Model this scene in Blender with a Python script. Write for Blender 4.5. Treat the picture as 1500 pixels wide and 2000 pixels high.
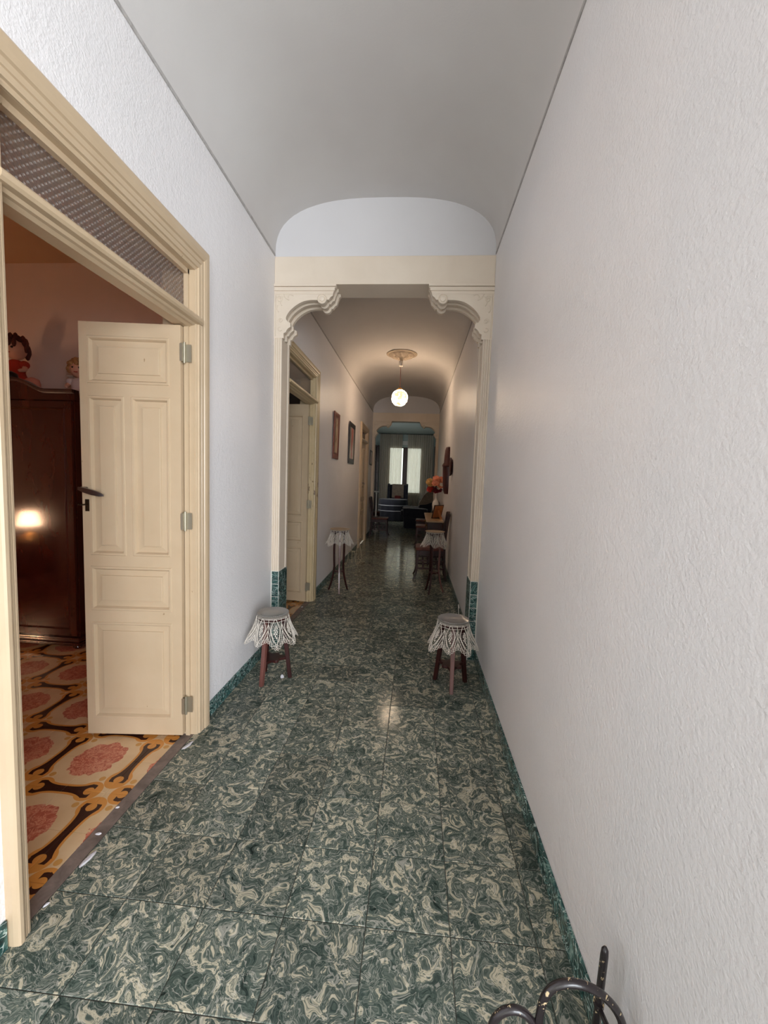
import bpy, bmesh, math, random
from mathutils import Vector, Matrix
random.seed(7)
S = bpy.context.scene
COL = S.collection
for o in list(bpy.data.objects):
    bpy.data.objects.remove(o, do_unlink=True)

# ------------------------------------------------------------------ camera
cam_d = bpy.data.cameras.new('camera')
cam = bpy.data.objects.new('camera', cam_d); COL.objects.link(cam)
cam_d.sensor_fit = 'VERTICAL'; cam_d.sensor_height = 36.0; cam_d.sensor_width = 27.0
cam_d.lens = 793.0 * 36.0 / 2000.0
cam_d.clip_start = 0.02; cam_d.clip_end = 200
_r = Vector((0.99631551, 0.07864384, 0.03421342)); _u = Vector((-0.04029269, 0.07706157, 0.99621183)); _f = Vector((-0.07570938, 0.99391985, -0.07994641))
cam.matrix_world = Matrix(((_r.x, _u.x, -_f.x, 0), (_r.y, _u.y, -_f.y, 0), (_r.z, _u.z, -_f.z, 1.4), (0, 0, 0, 1)))
S.camera = cam

# ------------------------------------------------------------------ world, daylight, exposure
W = bpy.data.worlds.new('world'); S.world = W; W.use_nodes = True
W.node_tree.nodes['Background'].inputs[0].default_value = (0.95, 0.99, 0.87, 1)
W.node_tree.nodes['Background'].inputs[1].default_value = 2.0

def area(name, loc, aim, sx, sy, power, color, portal=False):
    l = bpy.data.lights.new(name, 'AREA'); l.shape = 'RECTANGLE'; l.size = sx; l.size_y = sy
    l.energy = power; l.color = color
    o = bpy.data.objects.new(name, l); COL.objects.link(o); o.location = loc
    o.rotation_euler = (Vector(aim) - Vector(loc)).to_track_quat('-Z', 'Y').to_euler()
    if portal: l.cycles.is_portal = True
    return o
# daylight coming in through the wide open street doors of the vestibule behind the photographer
area('street_door_daylight', (1.9, -3.35, 1.5), (-0.1, 0.65, 0.1), 3.0, 2.6, 412, (0.865, 0.925, 1.0))
area('lunette_fill_light', (-0.45, -3.5, 1.5), (-0.40, 0.65, 0.5), 1.4, 2.6, 14, (0.89, 0.94, 1.0))  # unseen fill added to brighten the lunette; no window opens here
# unseen fill light added to brighten the curtains; this wall has no window
area('living_room_fill_light', (-1.60, 13.2, 1.6), (0.6, 14.6, 1.7), 1.0, 1.5, 20, (1.0, 0.97, 0.93))
area('window_portal', (-0.46, 16.24, 1.8), (-0.46, 10, 1.8), 1.5, 2.0, 1, (1, 1, 1), True)

S.view_settings.view_transform = 'Standard'; S.view_settings.look = 'None'
S.view_settings.gamma = 1.0; S.view_settings.use_curve_mapping = False
S.view_settings.exposure = 0.0

# ------------------------------------------------------------------ dimensions
XL, XR = -1.1395, 0.5175
YA, YF = 3.153, 10.272          # the two plaster arches
ZS = 3.072                      # springing of the vault
YB = -0.7                       # where the corridor opens into the vestibule behind the photographer
VY, VX0, VX1, VYR = -4.6, -4.4, 3.9, 0.42   # vestibule: street wall and far side wall
YW = 16.15                      # window wall of the living room
TW = 0.15                       # wall thickness
PI = math.pi

# ------------------------------------------------------------------ mesh helpers
class MB:
    def __init__(s): s.v = []; s.f = []
    def add(s, vs, fs):
        n = len(s.v); s.v += [tuple(p) for p in vs]; s.f += [tuple(i + n for i in f) for f in fs]; return s
    def box(s, x0, x1, y0, y1, z0, z1):
        return s.add([(x0,y0,z0),(x1,y0,z0),(x1,y1,z0),(x0,y1,z0),(x0,y0,z1),(x1,y0,z1),(x1,y1,z1),(x0,y1,z1)],
                     [(0,3,2,1),(4,5,6,7),(0,1,5,4),(1,2,6,5),(2,3,7,6),(3,0,4,7)])
    def grid(s, P):                                  # P[i][j]
        n, m = len(P), len(P[0])
        return s.add([p for r in P for p in r], [(i*m+j, (i+1)*m+j, (i+1)*m+j+1, i*m+j+1) for i in range(n-1) for j in range(m-1)])
    def loft(s, rings, cap=True):                    # closed rings
        n = len(rings[0]); fs = []
        for i in range(len(rings)-1):
            for j in range(n):
                fs.append((i*n+j, i*n+(j+1) % n, (i+1)*n+(j+1) % n, (i+1)*n+j))
        if cap: fs += [tuple(range(n-1, -1, -1)), tuple((len(rings)-1)*n+j for j in range(n))]
        return s.add([p for r in rings for p in r], fs)
    def tube(s, pts, rad, n=8, cap=True):
        pts = [Vector(p) for p in pts]; R = rad if isinstance(rad, (list, tuple)) else [rad]*len(pts)
        t = (pts[1]-pts[0]).normalized(); a = t.orthogonal().normalized(); rings = []
        for i, p in enumerate(pts):
            t2 = (pts[min(i+1, len(pts)-1)]-pts[max(i-1, 0)])
            t2 = t2.normalized() if t2.length > 1e-9 else t
            a = (a - t2*a.dot(t2)); a = a.normalized() if a.length > 1e-6 else t2.orthogonal().normalized()
            b = t2.cross(a); t = t2
            rings.append([p + (a*math.cos(2*PI*k/n)+b*math.sin(2*PI*k/n))*R[i] for k in range(n)])
        return s.loft(rings, cap)
    def lathe(s, prof, n=24, c=(0,0,0), cap=True):
        return s.loft([[(c[0]+r*math.cos(2*PI*k/n), c[1]+r*math.sin(2*PI*k/n), c[2]+z) for k in range(n)] for r, z in prof], cap)
    def sweep_up(s, path, wx, wy, yaw=0):            # square section in the horizontal plane; wx, wy lists or numbers
        rings = []
        for i, p in enumerate(path):
            a = (wx[i] if isinstance(wx, (list, tuple)) else wx)/2; b = (wy[i] if isinstance(wy, (list, tuple)) else wy)/2
            c, d = math.cos(yaw), math.sin(yaw)
            rings.append([(p[0]+c*x-d*y, p[1]+d*x+c*y, p[2]) for x, y in ((-a,-b),(a,-b),(a,b),(-a,b))])
        return s.loft(rings)
    def prism(s, poly, fn, d0, d1):                  # poly of (a,b); fn(a,b,d)->xyz
        return s.loft([[fn(a, b, d) for a, b in poly] for d in (d0, d1)])
    def sphere(s, c, r, n=12, m=8, sc=(1,1,1)):
        return s.loft([[(c[0]+sc[0]*r*math.sin(PI*i/m)*math.cos(2*PI*k/n), c[1]+sc[1]*r*math.sin(PI*i/m)*math.sin(2*PI*k/n), c[2]-sc[2]*r*math.cos(PI*i/m)) for k in range(n)]
                       for i in [0.04]+list(range(1, m))+[m-0.04]])
    def build(s, name, mat, parent=None, smooth=False, bevel=0.0, loc=None, fix=True, auto=None):
        me = bpy.data.meshes.new(name); me.from_pydata(s.v, [], s.f)
        if fix:
            bm = bmesh.new(); bm.from_mesh(me); bmesh.ops.recalc_face_normals(bm, faces=bm.faces); bm.to_mesh(me); bm.free()
        if smooth:
            me.polygons.foreach_set('use_smooth', [True]*len(me.polygons))
            if auto: me.set_sharp_from_angle(angle=math.radians(auto))
        me.materials.append(mat)
        o = bpy.data.objects.new(name, me); COL.objects.link(o)
        if parent: o.parent = parent
        if loc: o.location = loc
        if bevel:
            b = o.modifiers.new('bevel', 'BEVEL'); b.width = bevel; b.segments = 2; b.limit_method = 'ANGLE'; b.angle_limit = math.radians(40)
        return o
def box(*a): return MB().box(*a)
def tag(o, label=None, cat=None, group=None, kind=None):
    if label: o['label'] = label
    if cat: o['category'] = cat
    if group: o['group'] = group
    if kind: o['kind'] = kind
    return o
def empty(name, loc=(0,0,0), rz=0.0):
    o = bpy.data.objects.new(name, None); COL.objects.link(o); o.location = loc; o.rotation_euler = (0,0,rz)
    o.empty_display_size = 0.1; return o
def struct(name, mb, mat, label, cat, **k): return tag(mb.build(name, mat, **k), label, cat, kind='structure')
def copy_tree(o, parent=None):
    c = o.copy(); COL.objects.link(c); c.parent = parent
    for ch in list(o.children): copy_tree(ch, c)
    return c
def twin(src, name, parent, loc=(0,0,0), rot=None):
    o = bpy.data.objects.new(name, src.data); COL.objects.link(o); o.parent = parent; o.location = loc
    if rot: o.rotation_euler = rot
    return o
def arc(cx, cy, r, a0, a1, n=12): return [(cx+r*math.cos(math.radians(a0+(a1-a0)*i/n)), cy+r*math.sin(math.radians(a0+(a1-a0)*i/n))) for i in range(n+1)]
def spline(P, n=6):
    P = [Vector(p) for p in P]; out = []
    for i in range(len(P)-1):
        a, b, c, d = P[max(i-1,0)], P[i], P[i+1], P[min(i+2,len(P)-1)]
        for k in range(n):
            t = k/n; out.append(0.5*((2*b)+(-a+c)*t+(2*a-5*b+4*c-d)*t*t+(-a+3*b-3*c+d)*t**3))
    return out+[P[-1]]

# ------------------------------------------------------------------ materials
def srgb(r, g, b):
    return tuple(((c/255)/12.92 if c/255 <= 0.04045 else ((c/255+0.055)/1.055)**2.4) for c in (r, g, b))+(1,)
class NT:
    def __init__(s, name):
        s.m = bpy.data.materials.new(name); s.m.use_nodes = True; s.t = s.m.node_tree; s.n = s.t.nodes
        s.b = s.n['Principled BSDF']
    def new(s, typ, **k):
        x = s.n.new(typ)
        for a, v in k.items(): setattr(x, a, v)
        return x
    def put(s, sock, v):
        if hasattr(v, 'is_output') or hasattr(v, 'links'): s.t.links.new(v, sock)
        else: sock.default_value = v
    def math(s, op, a, b=0.0, c=None, clamp=False):
        x = s.new('ShaderNodeMath', operation=op, use_clamp=clamp); s.put(x.inputs[0], a); s.put(x.inputs[1], b)
        if c is not None: s.put(x.inputs[2], c)
        return x.outputs[0]
    def coord(s, kind='Object'): return s.new('ShaderNodeTexCoord').outputs[kind]
    def pos(s): return s.new('ShaderNodeNewGeometry').outputs['Position']
    def noise(s, vec, scale, detail=3, rough=0.5, dist=0.0, out='Fac'):
        x = s.new('ShaderNodeTexNoise'); s.put(x.inputs['Vector'], vec); x.inputs['Scale'].default_value = scale
        x.inputs['Detail'].default_value = detail; x.inputs['Roughness'].default_value = rough; x.inputs['Distortion'].default_value = dist
        return x.outputs[out]
    def ramp(s, fac, stops, interp='LINEAR'):
        x = s.new('ShaderNodeValToRGB'); s.put(x.inputs[0], fac); e = x.color_ramp.elements; x.color_ramp.interpolation = interp
        while len(e) < len(stops): e.new(0.5)
        for i, (p, c) in enumerate(stops): e[i].position = p; e[i].color = c if len(c) == 4 else tuple(c)+(1,)
        return x.outputs[0]
    def mix(s, fac, a, b, mode='MIX'):
        x = s.new('ShaderNodeMix', data_type='RGBA', blend_type=mode); s.put(x.inputs[0], fac); s.put(x.inputs[6], a); s.put(x.inputs[7], b); return x.outputs[2]
    def vmath(s, op, a, b=(0,0,0)):
        x = s.new('ShaderNodeVectorMath', operation=op); s.put(x.inputs[0], a); s.put(x.inputs[1], b); return x.outputs[0]
    def bump(s, h, strength=0.3, dist=0.01, normal=None):
        x = s.new('ShaderNodeBump'); s.put(x.inputs['Height'], h); x.inputs['Strength'].default_value = strength; x.inputs['Distance'].default_value = dist
        if normal is not None: s.put(x.inputs['Normal'], normal)
        s.t.links.new(x.outputs[0], s.b.inputs['Normal']); return x.outputs[0]
    def set(s, **k):
        names = dict(col='Base Color', rough='Roughness', metal='Metallic', spec='Specular IOR Level', coat='Coat Weight', coatr='Coat Roughness', emit='Emission Strength', ecol='Emission Color', trans='Transmission Weight', ior='IOR', sheen='Sheen Weight')
        for a, v in k.items(): s.put(s.b.inputs[names[a]], v)
        return s
def flat(name, col, rough=0.5, metal=0.0, **k): return NT(name).set(col=col, rough=rough, metal=metal, **k).m
def grainy(name, c0, c1, rough=0.4, scale=6, stretch=(1,1,1), bump=0.0, bscale=None, **k):
    t = NT(name); v = t.vmath('MULTIPLY', t.coord(), stretch); n = t.noise(v, scale, 4, 0.6, 0.6)
    t.set(col=t.ramp(n, [(0.3, c0), (0.7, c1)]), rough=rough, **k)
    if bump: t.bump(t.noise(t.coord(), bscale or scale*4, 3), bump, 0.003)
    return t.m
def stucco(name, c0, c1, rough, spec, bstr, bdist):
    t = NT(name); p = t.pos()
    big = t.noise(p, 1.3, 3, 0.6); t.set(col=t.ramp(big, [(0.3, c0), (0.7, c1)]), rough=rough, spec=spec)
    a = t.noise(p, 105, 3, 0.55); b = t.noise(p, 28, 2, 0.5); h = t.math('ADD', t.math('MULTIPLY', a, 0.7), t.math('MULTIPLY', b, 0.5))
    # rising damp: scuffed, flaking paint low on the walls
    z = t.new('ShaderNodeSeparateXYZ'); t.put(z.inputs[0], p)
    low = t.math('MULTIPLY', t.math('SUBTRACT', 0.42, z.outputs[2], clamp=True), 3.0, clamp=True)
    fl = t.math('MULTIPLY', low, t.noise(p, 30, 4, 0.7)); h = t.math('ADD', h, t.math('MULTIPLY', fl, 1.3))
    t.bump(h, bstr, bdist); return t.m
M = {}
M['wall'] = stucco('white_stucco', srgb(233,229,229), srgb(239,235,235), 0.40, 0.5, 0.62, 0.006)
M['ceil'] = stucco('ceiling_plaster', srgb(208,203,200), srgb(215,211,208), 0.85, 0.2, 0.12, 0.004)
M['lunette'] = stucco('lunette_plaster', srgb(214,211,212), srgb(220,217,218), 0.7, 0.3, 0.1, 0.004)
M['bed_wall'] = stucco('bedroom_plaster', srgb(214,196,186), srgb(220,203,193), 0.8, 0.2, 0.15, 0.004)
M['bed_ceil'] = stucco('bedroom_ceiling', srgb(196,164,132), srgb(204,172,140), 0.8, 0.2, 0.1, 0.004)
M['liv_wall'] = stucco('living_room_plaster', srgb(176,190,188), srgb(184,198,196), 0.8, 0.2, 0.1, 0.004)
M['rosette'] = grainy('greyed_plaster', srgb(168,152,134), srgb(186,170,150), 0.7, 20)
M['arch'] = grainy('cream_plaster', srgb(222,206,187), srgb(229,214,196), 0.55, 3, bump=0.08, bscale=60)
M['line'] = grainy('grey_joint_line', srgb(158,153,150), srgb(190,185,182), 0.9, 30)  # mottled grey for the strips where walls meet the vault
def paint(name, c0, c1, rough):
    t = NT(name); p = t.coord(); n = t.noise(p, 4, 4, 0.6)
    w = t.math('GREATER_THAN', t.noise(t.vmath('MULTIPLY', p, (1, 1, 0.5)), 26, 5, 0.65), 0.735)
    t.set(col=t.mix(w, t.ramp(n, [(0.3, c0), (0.7, c1)]), srgb(150,125,92)), rough=rough, spec=0.45)
    t.bump(t.noise(t.vmath('MULTIPLY', p, (1, 1, 0.12)), 55, 3), 0.07, 0.004); return t.m
M['paint'] = paint('cream_gloss_paint', srgb(190,166,136), srgb(197,174,145), 0.33)
def worn():
    t = NT('worn_cream_paint'); p = t.coord(); n = t.noise(p, 4, 4, 0.6)
    z = t.new('ShaderNodeSeparateXYZ'); t.put(z.inputs[0], p)
    band = t.math('SUBTRACT', 1.0, t.math('MULTIPLY', t.math('ABSOLUTE', t.math('SUBTRACT', z.outputs[2], 1.25)), 1.5), clamp=True)
    k = t.math('ADD', t.noise(t.vmath('MULTIPLY', p, (1, 1, 0.35)), 34, 5, 0.7), t.math('MULTIPLY', band, 0.12))
    w = t.math('GREATER_THAN', k, 0.70)
    t.set(col=t.mix(w, t.ramp(n, [(0.3, srgb(190,167,128)), (0.7, srgb(200,178,142))]), srgb(98,66,36)), rough=0.4)
    t.bump(t.math('MULTIPLY', w, -1.0), 0.3, 0.003); return t.m
M['paint_worn'] = worn()
def marble(name, stops, scale, rough, dist=2.2, thread=None, tamt=0.75, ior=1.5):
    t = NT(name); oi = t.new('ShaderNodeObjectInfo'); rnd = oi.outputs['Random']
    off = t.new('ShaderNodeCombineXYZ'); t.put(off.inputs[0], t.math('MULTIPLY', rnd, 37.0)); t.put(off.inputs[1], t.math('MULTIPLY', rnd, 91.0)); t.put(off.inputs[2], t.math('MULTIPLY', rnd, 11.0))
    p = t.vmath('ADD', t.coord(), off.outputs[0])
    w = t.noise(p, scale*0.55, 2, 0.5, 0.0, 'Color')
    q = t.vmath('ADD', p, t.vmath('MULTIPLY', t.vmath('SUBTRACT', w, (0.5,0.5,0.5)), (1.6/scale*2,)*3))
    a = t.noise(q, scale, 3, 0.62, dist); col = t.ramp(a, stops)
    # thin pale threads that run between the flakes
    b = t.noise(q, scale*0.8, 2, 0.5, dist*1.3); thr = t.math('LESS_THAN', t.math('ABSOLUTE', t.math('SUBTRACT', b, 0.5)), 0.016)
    col = t.mix(t.math('MULTIPLY', thr, tamt), col, thread or stops[-1][1])
    tint = t.math('ADD', 0.80, t.math('MULTIPLY', rnd, 0.42))
    tc = t.new('ShaderNodeCombineXYZ')
    for i in range(3): t.put(tc.inputs[i], tint)
    col = t.mix(1.0, col, tc.outputs[0], 'MULTIPLY')
    t.set(col=col, rough=t.math('ADD', rough, t.math('MULTIPLY', t.noise(p, 9, 2), 0.14)), spec=0.5, ior=ior)
    t.bump(t.noise(p, 7, 2), 0.09, 0.004); return t.m
GST = [(0.22, srgb(21,26,24)), (0.31, srgb(51,62,57)), (0.36, srgb(81,92,84)), (0.385, srgb(53,64,59)), (0.44, srgb(79,90,83)), (0.475, srgb(124,127,117)), (0.495, srgb(70,80,73)), (0.55, srgb(95,103,95)), (0.58, srgb(177,169,147)), (0.615, srgb(189,180,158)), (0.635, srgb(103,108,98)), (0.68, srgb(184,177,155)), (0.75, srgb(58,68,63))]
M['floor'] = marble('green_marbled_tile', GST, 17, 0.06, 1.5, (0.62,0.58,0.50,1), 0.32, 1.2)
M['grout'] = grainy('dark_grout', srgb(48,50,45), srgb(70,70,62), 0.8, 20)
M['teal'] = marble('teal_marbled_tile', [(0.3, srgb(18,40,40)), (0.45, srgb(36,68,66)), (0.56, srgb(58,94,90)), (0.66, srgb(110,140,132)), (0.74, srgb(190,204,198))], 14, 0.15)
M['whitegrout'] = flat('white_grout', srgb(222,218,208), 0.7)
M['cement'] = grainy('threshold_cement', srgb(96,84,78), srgb(134,118,110), 0.6, 18, bump=0.3)
M['flake'] = flat('white_putty', srgb(196,192,196), 0.7)

def pattern_tile():
    t = NT('patterned_cement_tile'); sp = t.new('ShaderNodeSeparateXYZ'); t.put(sp.inputs[0], t.pos())
    P = 0.39
    u = t.math('DIVIDE', t.math('SUBTRACT', sp.outputs[0], -1.292), P); v = t.math('DIVIDE', t.math('SUBTRACT', sp.outputs[1], 1.567), P)
    def cen(x): return t.math('SUBTRACT', t.math('FRACT', x), 0.5)                # -.5 .. .5 , 0 = middle of cell
    def edge(x): return t.math('SUBTRACT', x, t.math('ROUND', x))                # 0 on the grid line
    def bone(al, ac, k):                                                          # al along, ac across
        A = t.math('ABSOLUTE', al); C = t.math('ABSOLUTE', ac)
        wid = t.math('ADD', 0.042, t.math('MULTIPLY', t.math('POWER', t.math('MULTIPLY', A, 3.3), 3.0), 0.075))
        body = t.math('MULTIPLY', t.math('LESS_THAN', C, t.math('ADD', wid, k)), t.math('LESS_THAN', A, 0.285+k))
        d = t.math('SQRT', t.math('ADD', t.math('POWER', t.math('SUBTRACT', A, 0.30), 2.0), t.math('POWER', C, 2.0)))
        if k == 0:
            ring = t.math('MULTIPLY', t.math('LESS_THAN', d, 0.098), t.math('GREATER_THAN', d, 0.052))
            ring = t.math('MULTIPLY', ring, t.math('LESS_THAN', A, 0.345))
            body = t.math('MULTIPLY', body, t.math('GREATER_THAN', d, 0.055))
            return t.math('MAXIMUM', body, ring)
        return t.math('MAXIMUM', t.math('MULTIPLY', t.math('LESS_THAN', C, t.math('ADD', wid, k)), t.math('LESS_THAN', A, 0.3)), t.math('LESS_THAN', d, 0.098+k*1.5))
    cu, cv, eu, ev = cen(u), cen(v), edge(u), edge(v)
    dark = t.math('MAXIMUM', bone(cv, eu, 0), bone(cu, ev, 0)); yel = t.math('MAXIMUM', bone(cv, eu, 0.028), bone(cu, ev, 0.028))
    wob = t.math('MULTIPLY', t.math('SUBTRACT', t.noise(t.pos(), 22, 2), 0.5), 0.16)
    rad = t.math('ADD', t.math('SQRT', t.math('ADD', t.math('POWER', cu, 2.0), t.math('POWER', cv, 2.0))), wob)
    pink = t.math('LESS_THAN', rad, 0.29)
    dots = t.math('LESS_THAN', t.math('SQRT', t.math('ADD', t.math('POWER', t.math('SUBTRACT', t.math('ABSOLUTE', cu), 0.31), 2.0), t.math('POWER', t.math('SUBTRACT', t.math('ABSOLUTE', cv), 0.31), 2.0))), 0.035)
    vein = t.noise(t.pos(), 26, 3, 0.6, 2.5)
    pk = t.ramp(vein, [(0.42, srgb(176,92,72)), (0.5, srgb(196,116,92)), (0.56, srgb(214,160,130)), (0.6, srgb(190,106,84))])
    cream = t.ramp(t.noise(t.pos(), 9, 3), [(0.3, srgb(206,172,132)), (0.7, srgb(217,188,150))])
    c = t.mix(pink, cream, pk); c = t.mix(dots, c, srgb(198,146,80)); c = t.mix(yel, c, srgb(204,138,66)); c = t.mix(dark, c, srgb(58,30,22))
    t.set(col=c, rough=0.28); t.bump(t.noise(t.pos(), 40, 2), 0.04, 0.003); return t.m
M['pattern'] = pattern_tile()
M['mahog'] = grainy('mahogany', srgb(42,17,15), srgb(60,26,23), 0.36, 5, (3,3,0.6), spec=0.3)
M['mahog_reflection'] = grainy('mahogany_reflection', srgb(92,54,48), srgb(118,74,66), 0.30, 6, (3,3,0.6), coat=0.1)  # paler tone stands in for light reflected on one stand leg
M['seat'] = grainy('mahogany_seat', srgb(84,40,32), srgb(106,56,46), 0.45, 6, (3,3,0.6), spec=0.3)
M['wardrobe'] = grainy('dark_walnut_veneer', srgb(48,16,12), srgb(70,26,18), 0.12, 3, (3,3,0.8), coat=0.2, coatr=0.06)
M['darkwood'] = grainy('very_dark_wood', srgb(40,18,16), srgb(58,28,24), 0.35, 5, (3,3,0.6))
M['tan_top'] = grainy('tan_wood_top', srgb(150,118,84), srgb(176,142,104), 0.3, 6, (4,1,4))
M['redwood'] = grainy('red_brown_wood', srgb(112,48,34), srgb(138,66,46), 0.35, 8, (3,3,0.6))
M['black'] = grainy('black_lacquer', srgb(30,24,22), srgb(42,34,32), 0.35, 10)
M['steel'] = NT('dark_steel').set(col=srgb(120,115,118), rough=0.32, metal=1.0).m
M['hinge'] = NT('hinge_steel').set(col=srgb(188,180,160), rough=0.42, metal=0.9).m
M['brass'] = NT('brass').set(col=srgb(212,166,88), rough=0.25, metal=1.0).m
M['key'] = NT('old_key').set(col=srgb(70,58,46), rough=0.5, metal=1.0).m
def rods(name, c0, c1, thr, rough):
    t = NT(name); n = t.noise(t.coord(), 60, 4, 0.65); t.set(col=t.mix(t.math('GREATER_THAN', n, thr), c0, c1), rough=rough, spec=0.6)
    t.bump(n, 0.25, 0.002); return t.m
M['iron'] = rods('chipped_black_iron', srgb(38,31,33), srgb(200,178,140), 0.625, 0.25)
M['wire'] = rods('worn_brass_wire', srgb(170,158,132), srgb(110,98,76), 0.6, 0.3)
M['lace'] = flat('crochet_cotton', srgb(222,212,200), 0.85)
M['plate'] = NT('grey_pressed_glass').set(col=srgb(150,146,142), rough=0.22, metal=0.35).m
M['tanplate'] = grainy('tan_disc', srgb(150,128,100), srgb(168,146,116), 0.4, 8)
M['ceramic'] = flat('white_ceramic', srgb(220,212,200), 0.15)
M['navy'] = grainy('navy_cloth', srgb(17,20,33), srgb(24,28,43), 0.9, 12, sheen=0.2)
M['stripe'] = flat('pale_stripe', srgb(190,192,198), 0.9)
M['beige_cloth'] = grainy('beige_cloth', srgb(120,106,94), srgb(146,130,114), 0.9, 14)
M['red_cloth'] = flat('dark_red_cloth', srgb(92,26,24), 0.9)
M['chrome'] = NT('chrome').set(col=(0.75,0.75,0.76,1), rough=0.15, metal=1.0).m
M['white_paint'] = flat('white_paint', srgb(226,224,220), 0.35)
M['leaf'] = grainy('dark_leaf', srgb(26,38,26), srgb(44,58,36), 0.5, 12)
M['peach'] = grainy('peach_petal', srgb(222,132,102), srgb(238,164,130), 0.7, 20)
M['redpetal'] = flat('red_petal', srgb(190,44,32), 0.7)
M['yellowpetal'] = grainy('ochre_petal', srgb(186,140,78), srgb(206,168,104), 0.7, 20)
M['wine'] = flat('wine_petal', srgb(104,18,34), 0.7)
M['petalwhite'] = flat('white_petal', srgb(214,204,188), 0.7)
M['skin'] = flat('doll_skin', srgb(224,172,146), 0.45)
M['hair'] = grainy('blond_doll_hair', srgb(150,104,64), srgb(196,152,102), 0.8, 40, bump=0.8, bscale=120)
M['hair_dark'] = grainy('dark_doll_hair', srgb(70,30,22), srgb(104,48,34), 0.8, 40, bump=0.8, bscale=120)
M['dress'] = flat('white_doll_dress', srgb(224,206,204), 0.85)
M['dress_red'] = flat('red_doll_dress', srgb(186,56,36), 0.85)
M['pink'] = flat('pink_fabric', srgb(206,134,116), 0.85)
M['eye'] = flat('dark_eye', srgb(36,26,24), 0.3)
M['backing'] = grainy('orange_wood_backing', srgb(150,88,44), srgb(178,110,58), 0.6, 8)
M['mat_white'] = flat('white_mat', srgb(230,226,220), 0.8)
M['plaque'] = grainy('carved_dark_wood', srgb(58,22,20), srgb(84,34,30), 0.3, 7, (3,3,0.6), bump=0.2)
def picture(name, stops, scale):
    t = NT(name); v = t.vmath('MULTIPLY', t.coord(), (1, 1, 0.6)); t.set(col=t.ramp(t.noise(v, scale, 3, 0.5, 0.8), stops), rough=0.25); return t.m
M['pic_a'] = picture('faded_print', [(0.3, srgb(150,112,84)), (0.45, srgb(206,170,138)), (0.6, srgb(214,186,156)), (0.7, srgb(160,110,90))], 9)
def pic_b():
    t = NT('red_and_green_print'); sp = t.new('ShaderNodeSeparateXYZ'); t.put(sp.inputs[0], t.coord())
    z = t.math('ADD', sp.outputs[2], t.math('MULTIPLY', t.noise(t.coord(), 9, 3), 0.16))
    base = t.ramp(t.math('ADD', z, 0.25), [(0.0, srgb(196,192,172)), (0.3, srgb(166,166,148)), (0.5, srgb(188,166,152)), (0.75, srgb(150,140,132))])
    blob = t.math('LESS_THAN', t.math('ABSOLUTE', t.math('SUBTRACT', sp.outputs[1], 0.0)), t.math('MULTIPLY', t.noise(t.coord(), 7, 2), 0.17))
    up = t.math('GREATER_THAN', z, 0.02)
    t.set(col=t.mix(t.math('MULTIPLY', blob, up), base, srgb(176,104,96)), rough=0.2); return t.m
M['pic_b'] = pic_b()
def sheer(name, col, tr):
    t = NT(name); t.n.remove(t.b); out = [x for x in t.n if x.type == 'OUTPUT_MATERIAL'][0]
    a = t.new('ShaderNodeBsdfTransparent'); b = t.new('ShaderNodeBsdfTranslucent'); c = t.new('ShaderNodeBsdfDiffuse')
    b.inputs[0].default_value = col; c.inputs[0].default_value = col
    m = t.new('ShaderNodeMixShader'); m.inputs[0].default_value = 0.5; t.t.links.new(b.outputs[0], m.inputs[1]); t.t.links.new(c.outputs[0], m.inputs[2])
    w = t.coord(); h = t.math('MULTIPLY', t.noise(t.vmath('MULTIPLY', w, (1,1,0.02)), 40, 2), 0.3)
    m2 = t.new('ShaderNodeMixShader'); t.put(m2.inputs[0], t.math('SUBTRACT', tr, h)); t.t.links.new(m.outputs[0], m2.inputs[1]); t.t.links.new(a.outputs[0], m2.inputs[2])
    t.t.links.new(m2.outputs[0], out.inputs[0]); return t.m
M['sheer'] = sheer('sheer_curtain', srgb(226,214,200), 0.36)
def pane_mat(name, tint, rough, dots):
    t = NT(name); t.n.remove(t.b); out = [x for x in t.n if x.type == 'OUTPUT_MATERIAL'][0]
    a = t.new('ShaderNodeBsdfTransparent'); g = t.new('ShaderNodeBsdfGlossy'); g.inputs['Roughness'].default_value = rough
    f = t.new('ShaderNodeFresnel'); f.inputs[0].default_value = 1.5
    m = t.new('ShaderNodeMixShader'); t.t.links.new(a.outputs[0], m.inputs[1]); t.t.links.new(g.outputs[0], m.inputs[2])
    if dots:
        sp = t.new('ShaderNodeSeparateXYZ'); t.put(sp.inputs[0], t.pos()); k = 2*PI/0.024
        h = t.math('MULTIPLY', t.math('SINE', t.math('MULTIPLY', sp.outputs[1], k)), t.math('SINE', t.math('MULTIPLY', sp.outputs[2], k)))
        bp = t.new('ShaderNodeBump'); t.put(bp.inputs['Height'], h); bp.inputs['Strength'].default_value = 0.75; bp.inputs['Distance'].default_value = 0.003
        t.t.links.new(bp.outputs[0], g.inputs['Normal']); t.t.links.new(bp.outputs[0], f.inputs['Normal'])
        t.put(a.inputs[0], tint)
        t.put(m.inputs[0], t.math('MULTIPLY', f.outputs[0], 0.4))
        df = t.new('ShaderNodeBsdfDiffuse'); df.inputs[0].default_value = (0.72,0.66,0.62,1); m3 = t.new('ShaderNodeMixShader')
        t.put(m3.inputs[0], t.math('ADD', 0.05, t.math('MULTIPLY', t.math('GREATER_THAN', h, 0.62), 0.24))); t.t.links.new(m.outputs[0], m3.inputs[1]); t.t.links.new(df.outputs[0], m3.inputs[2]); m = m3
    else:
        a.inputs[0].default_value = tint; t.t.links.new(f.outputs[0], m.inputs[0])
    t.t.links.new(m.outputs[0], out.inputs[0]); return t.m
M['bead_glass'] = pane_mat('beaded_transom_glass', (0.86,0.83,0.81,1), 0.12, True)
M['glass'] = pane_mat('window_glass', (0.95,0.97,0.96,1), 0.02, False)
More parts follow.
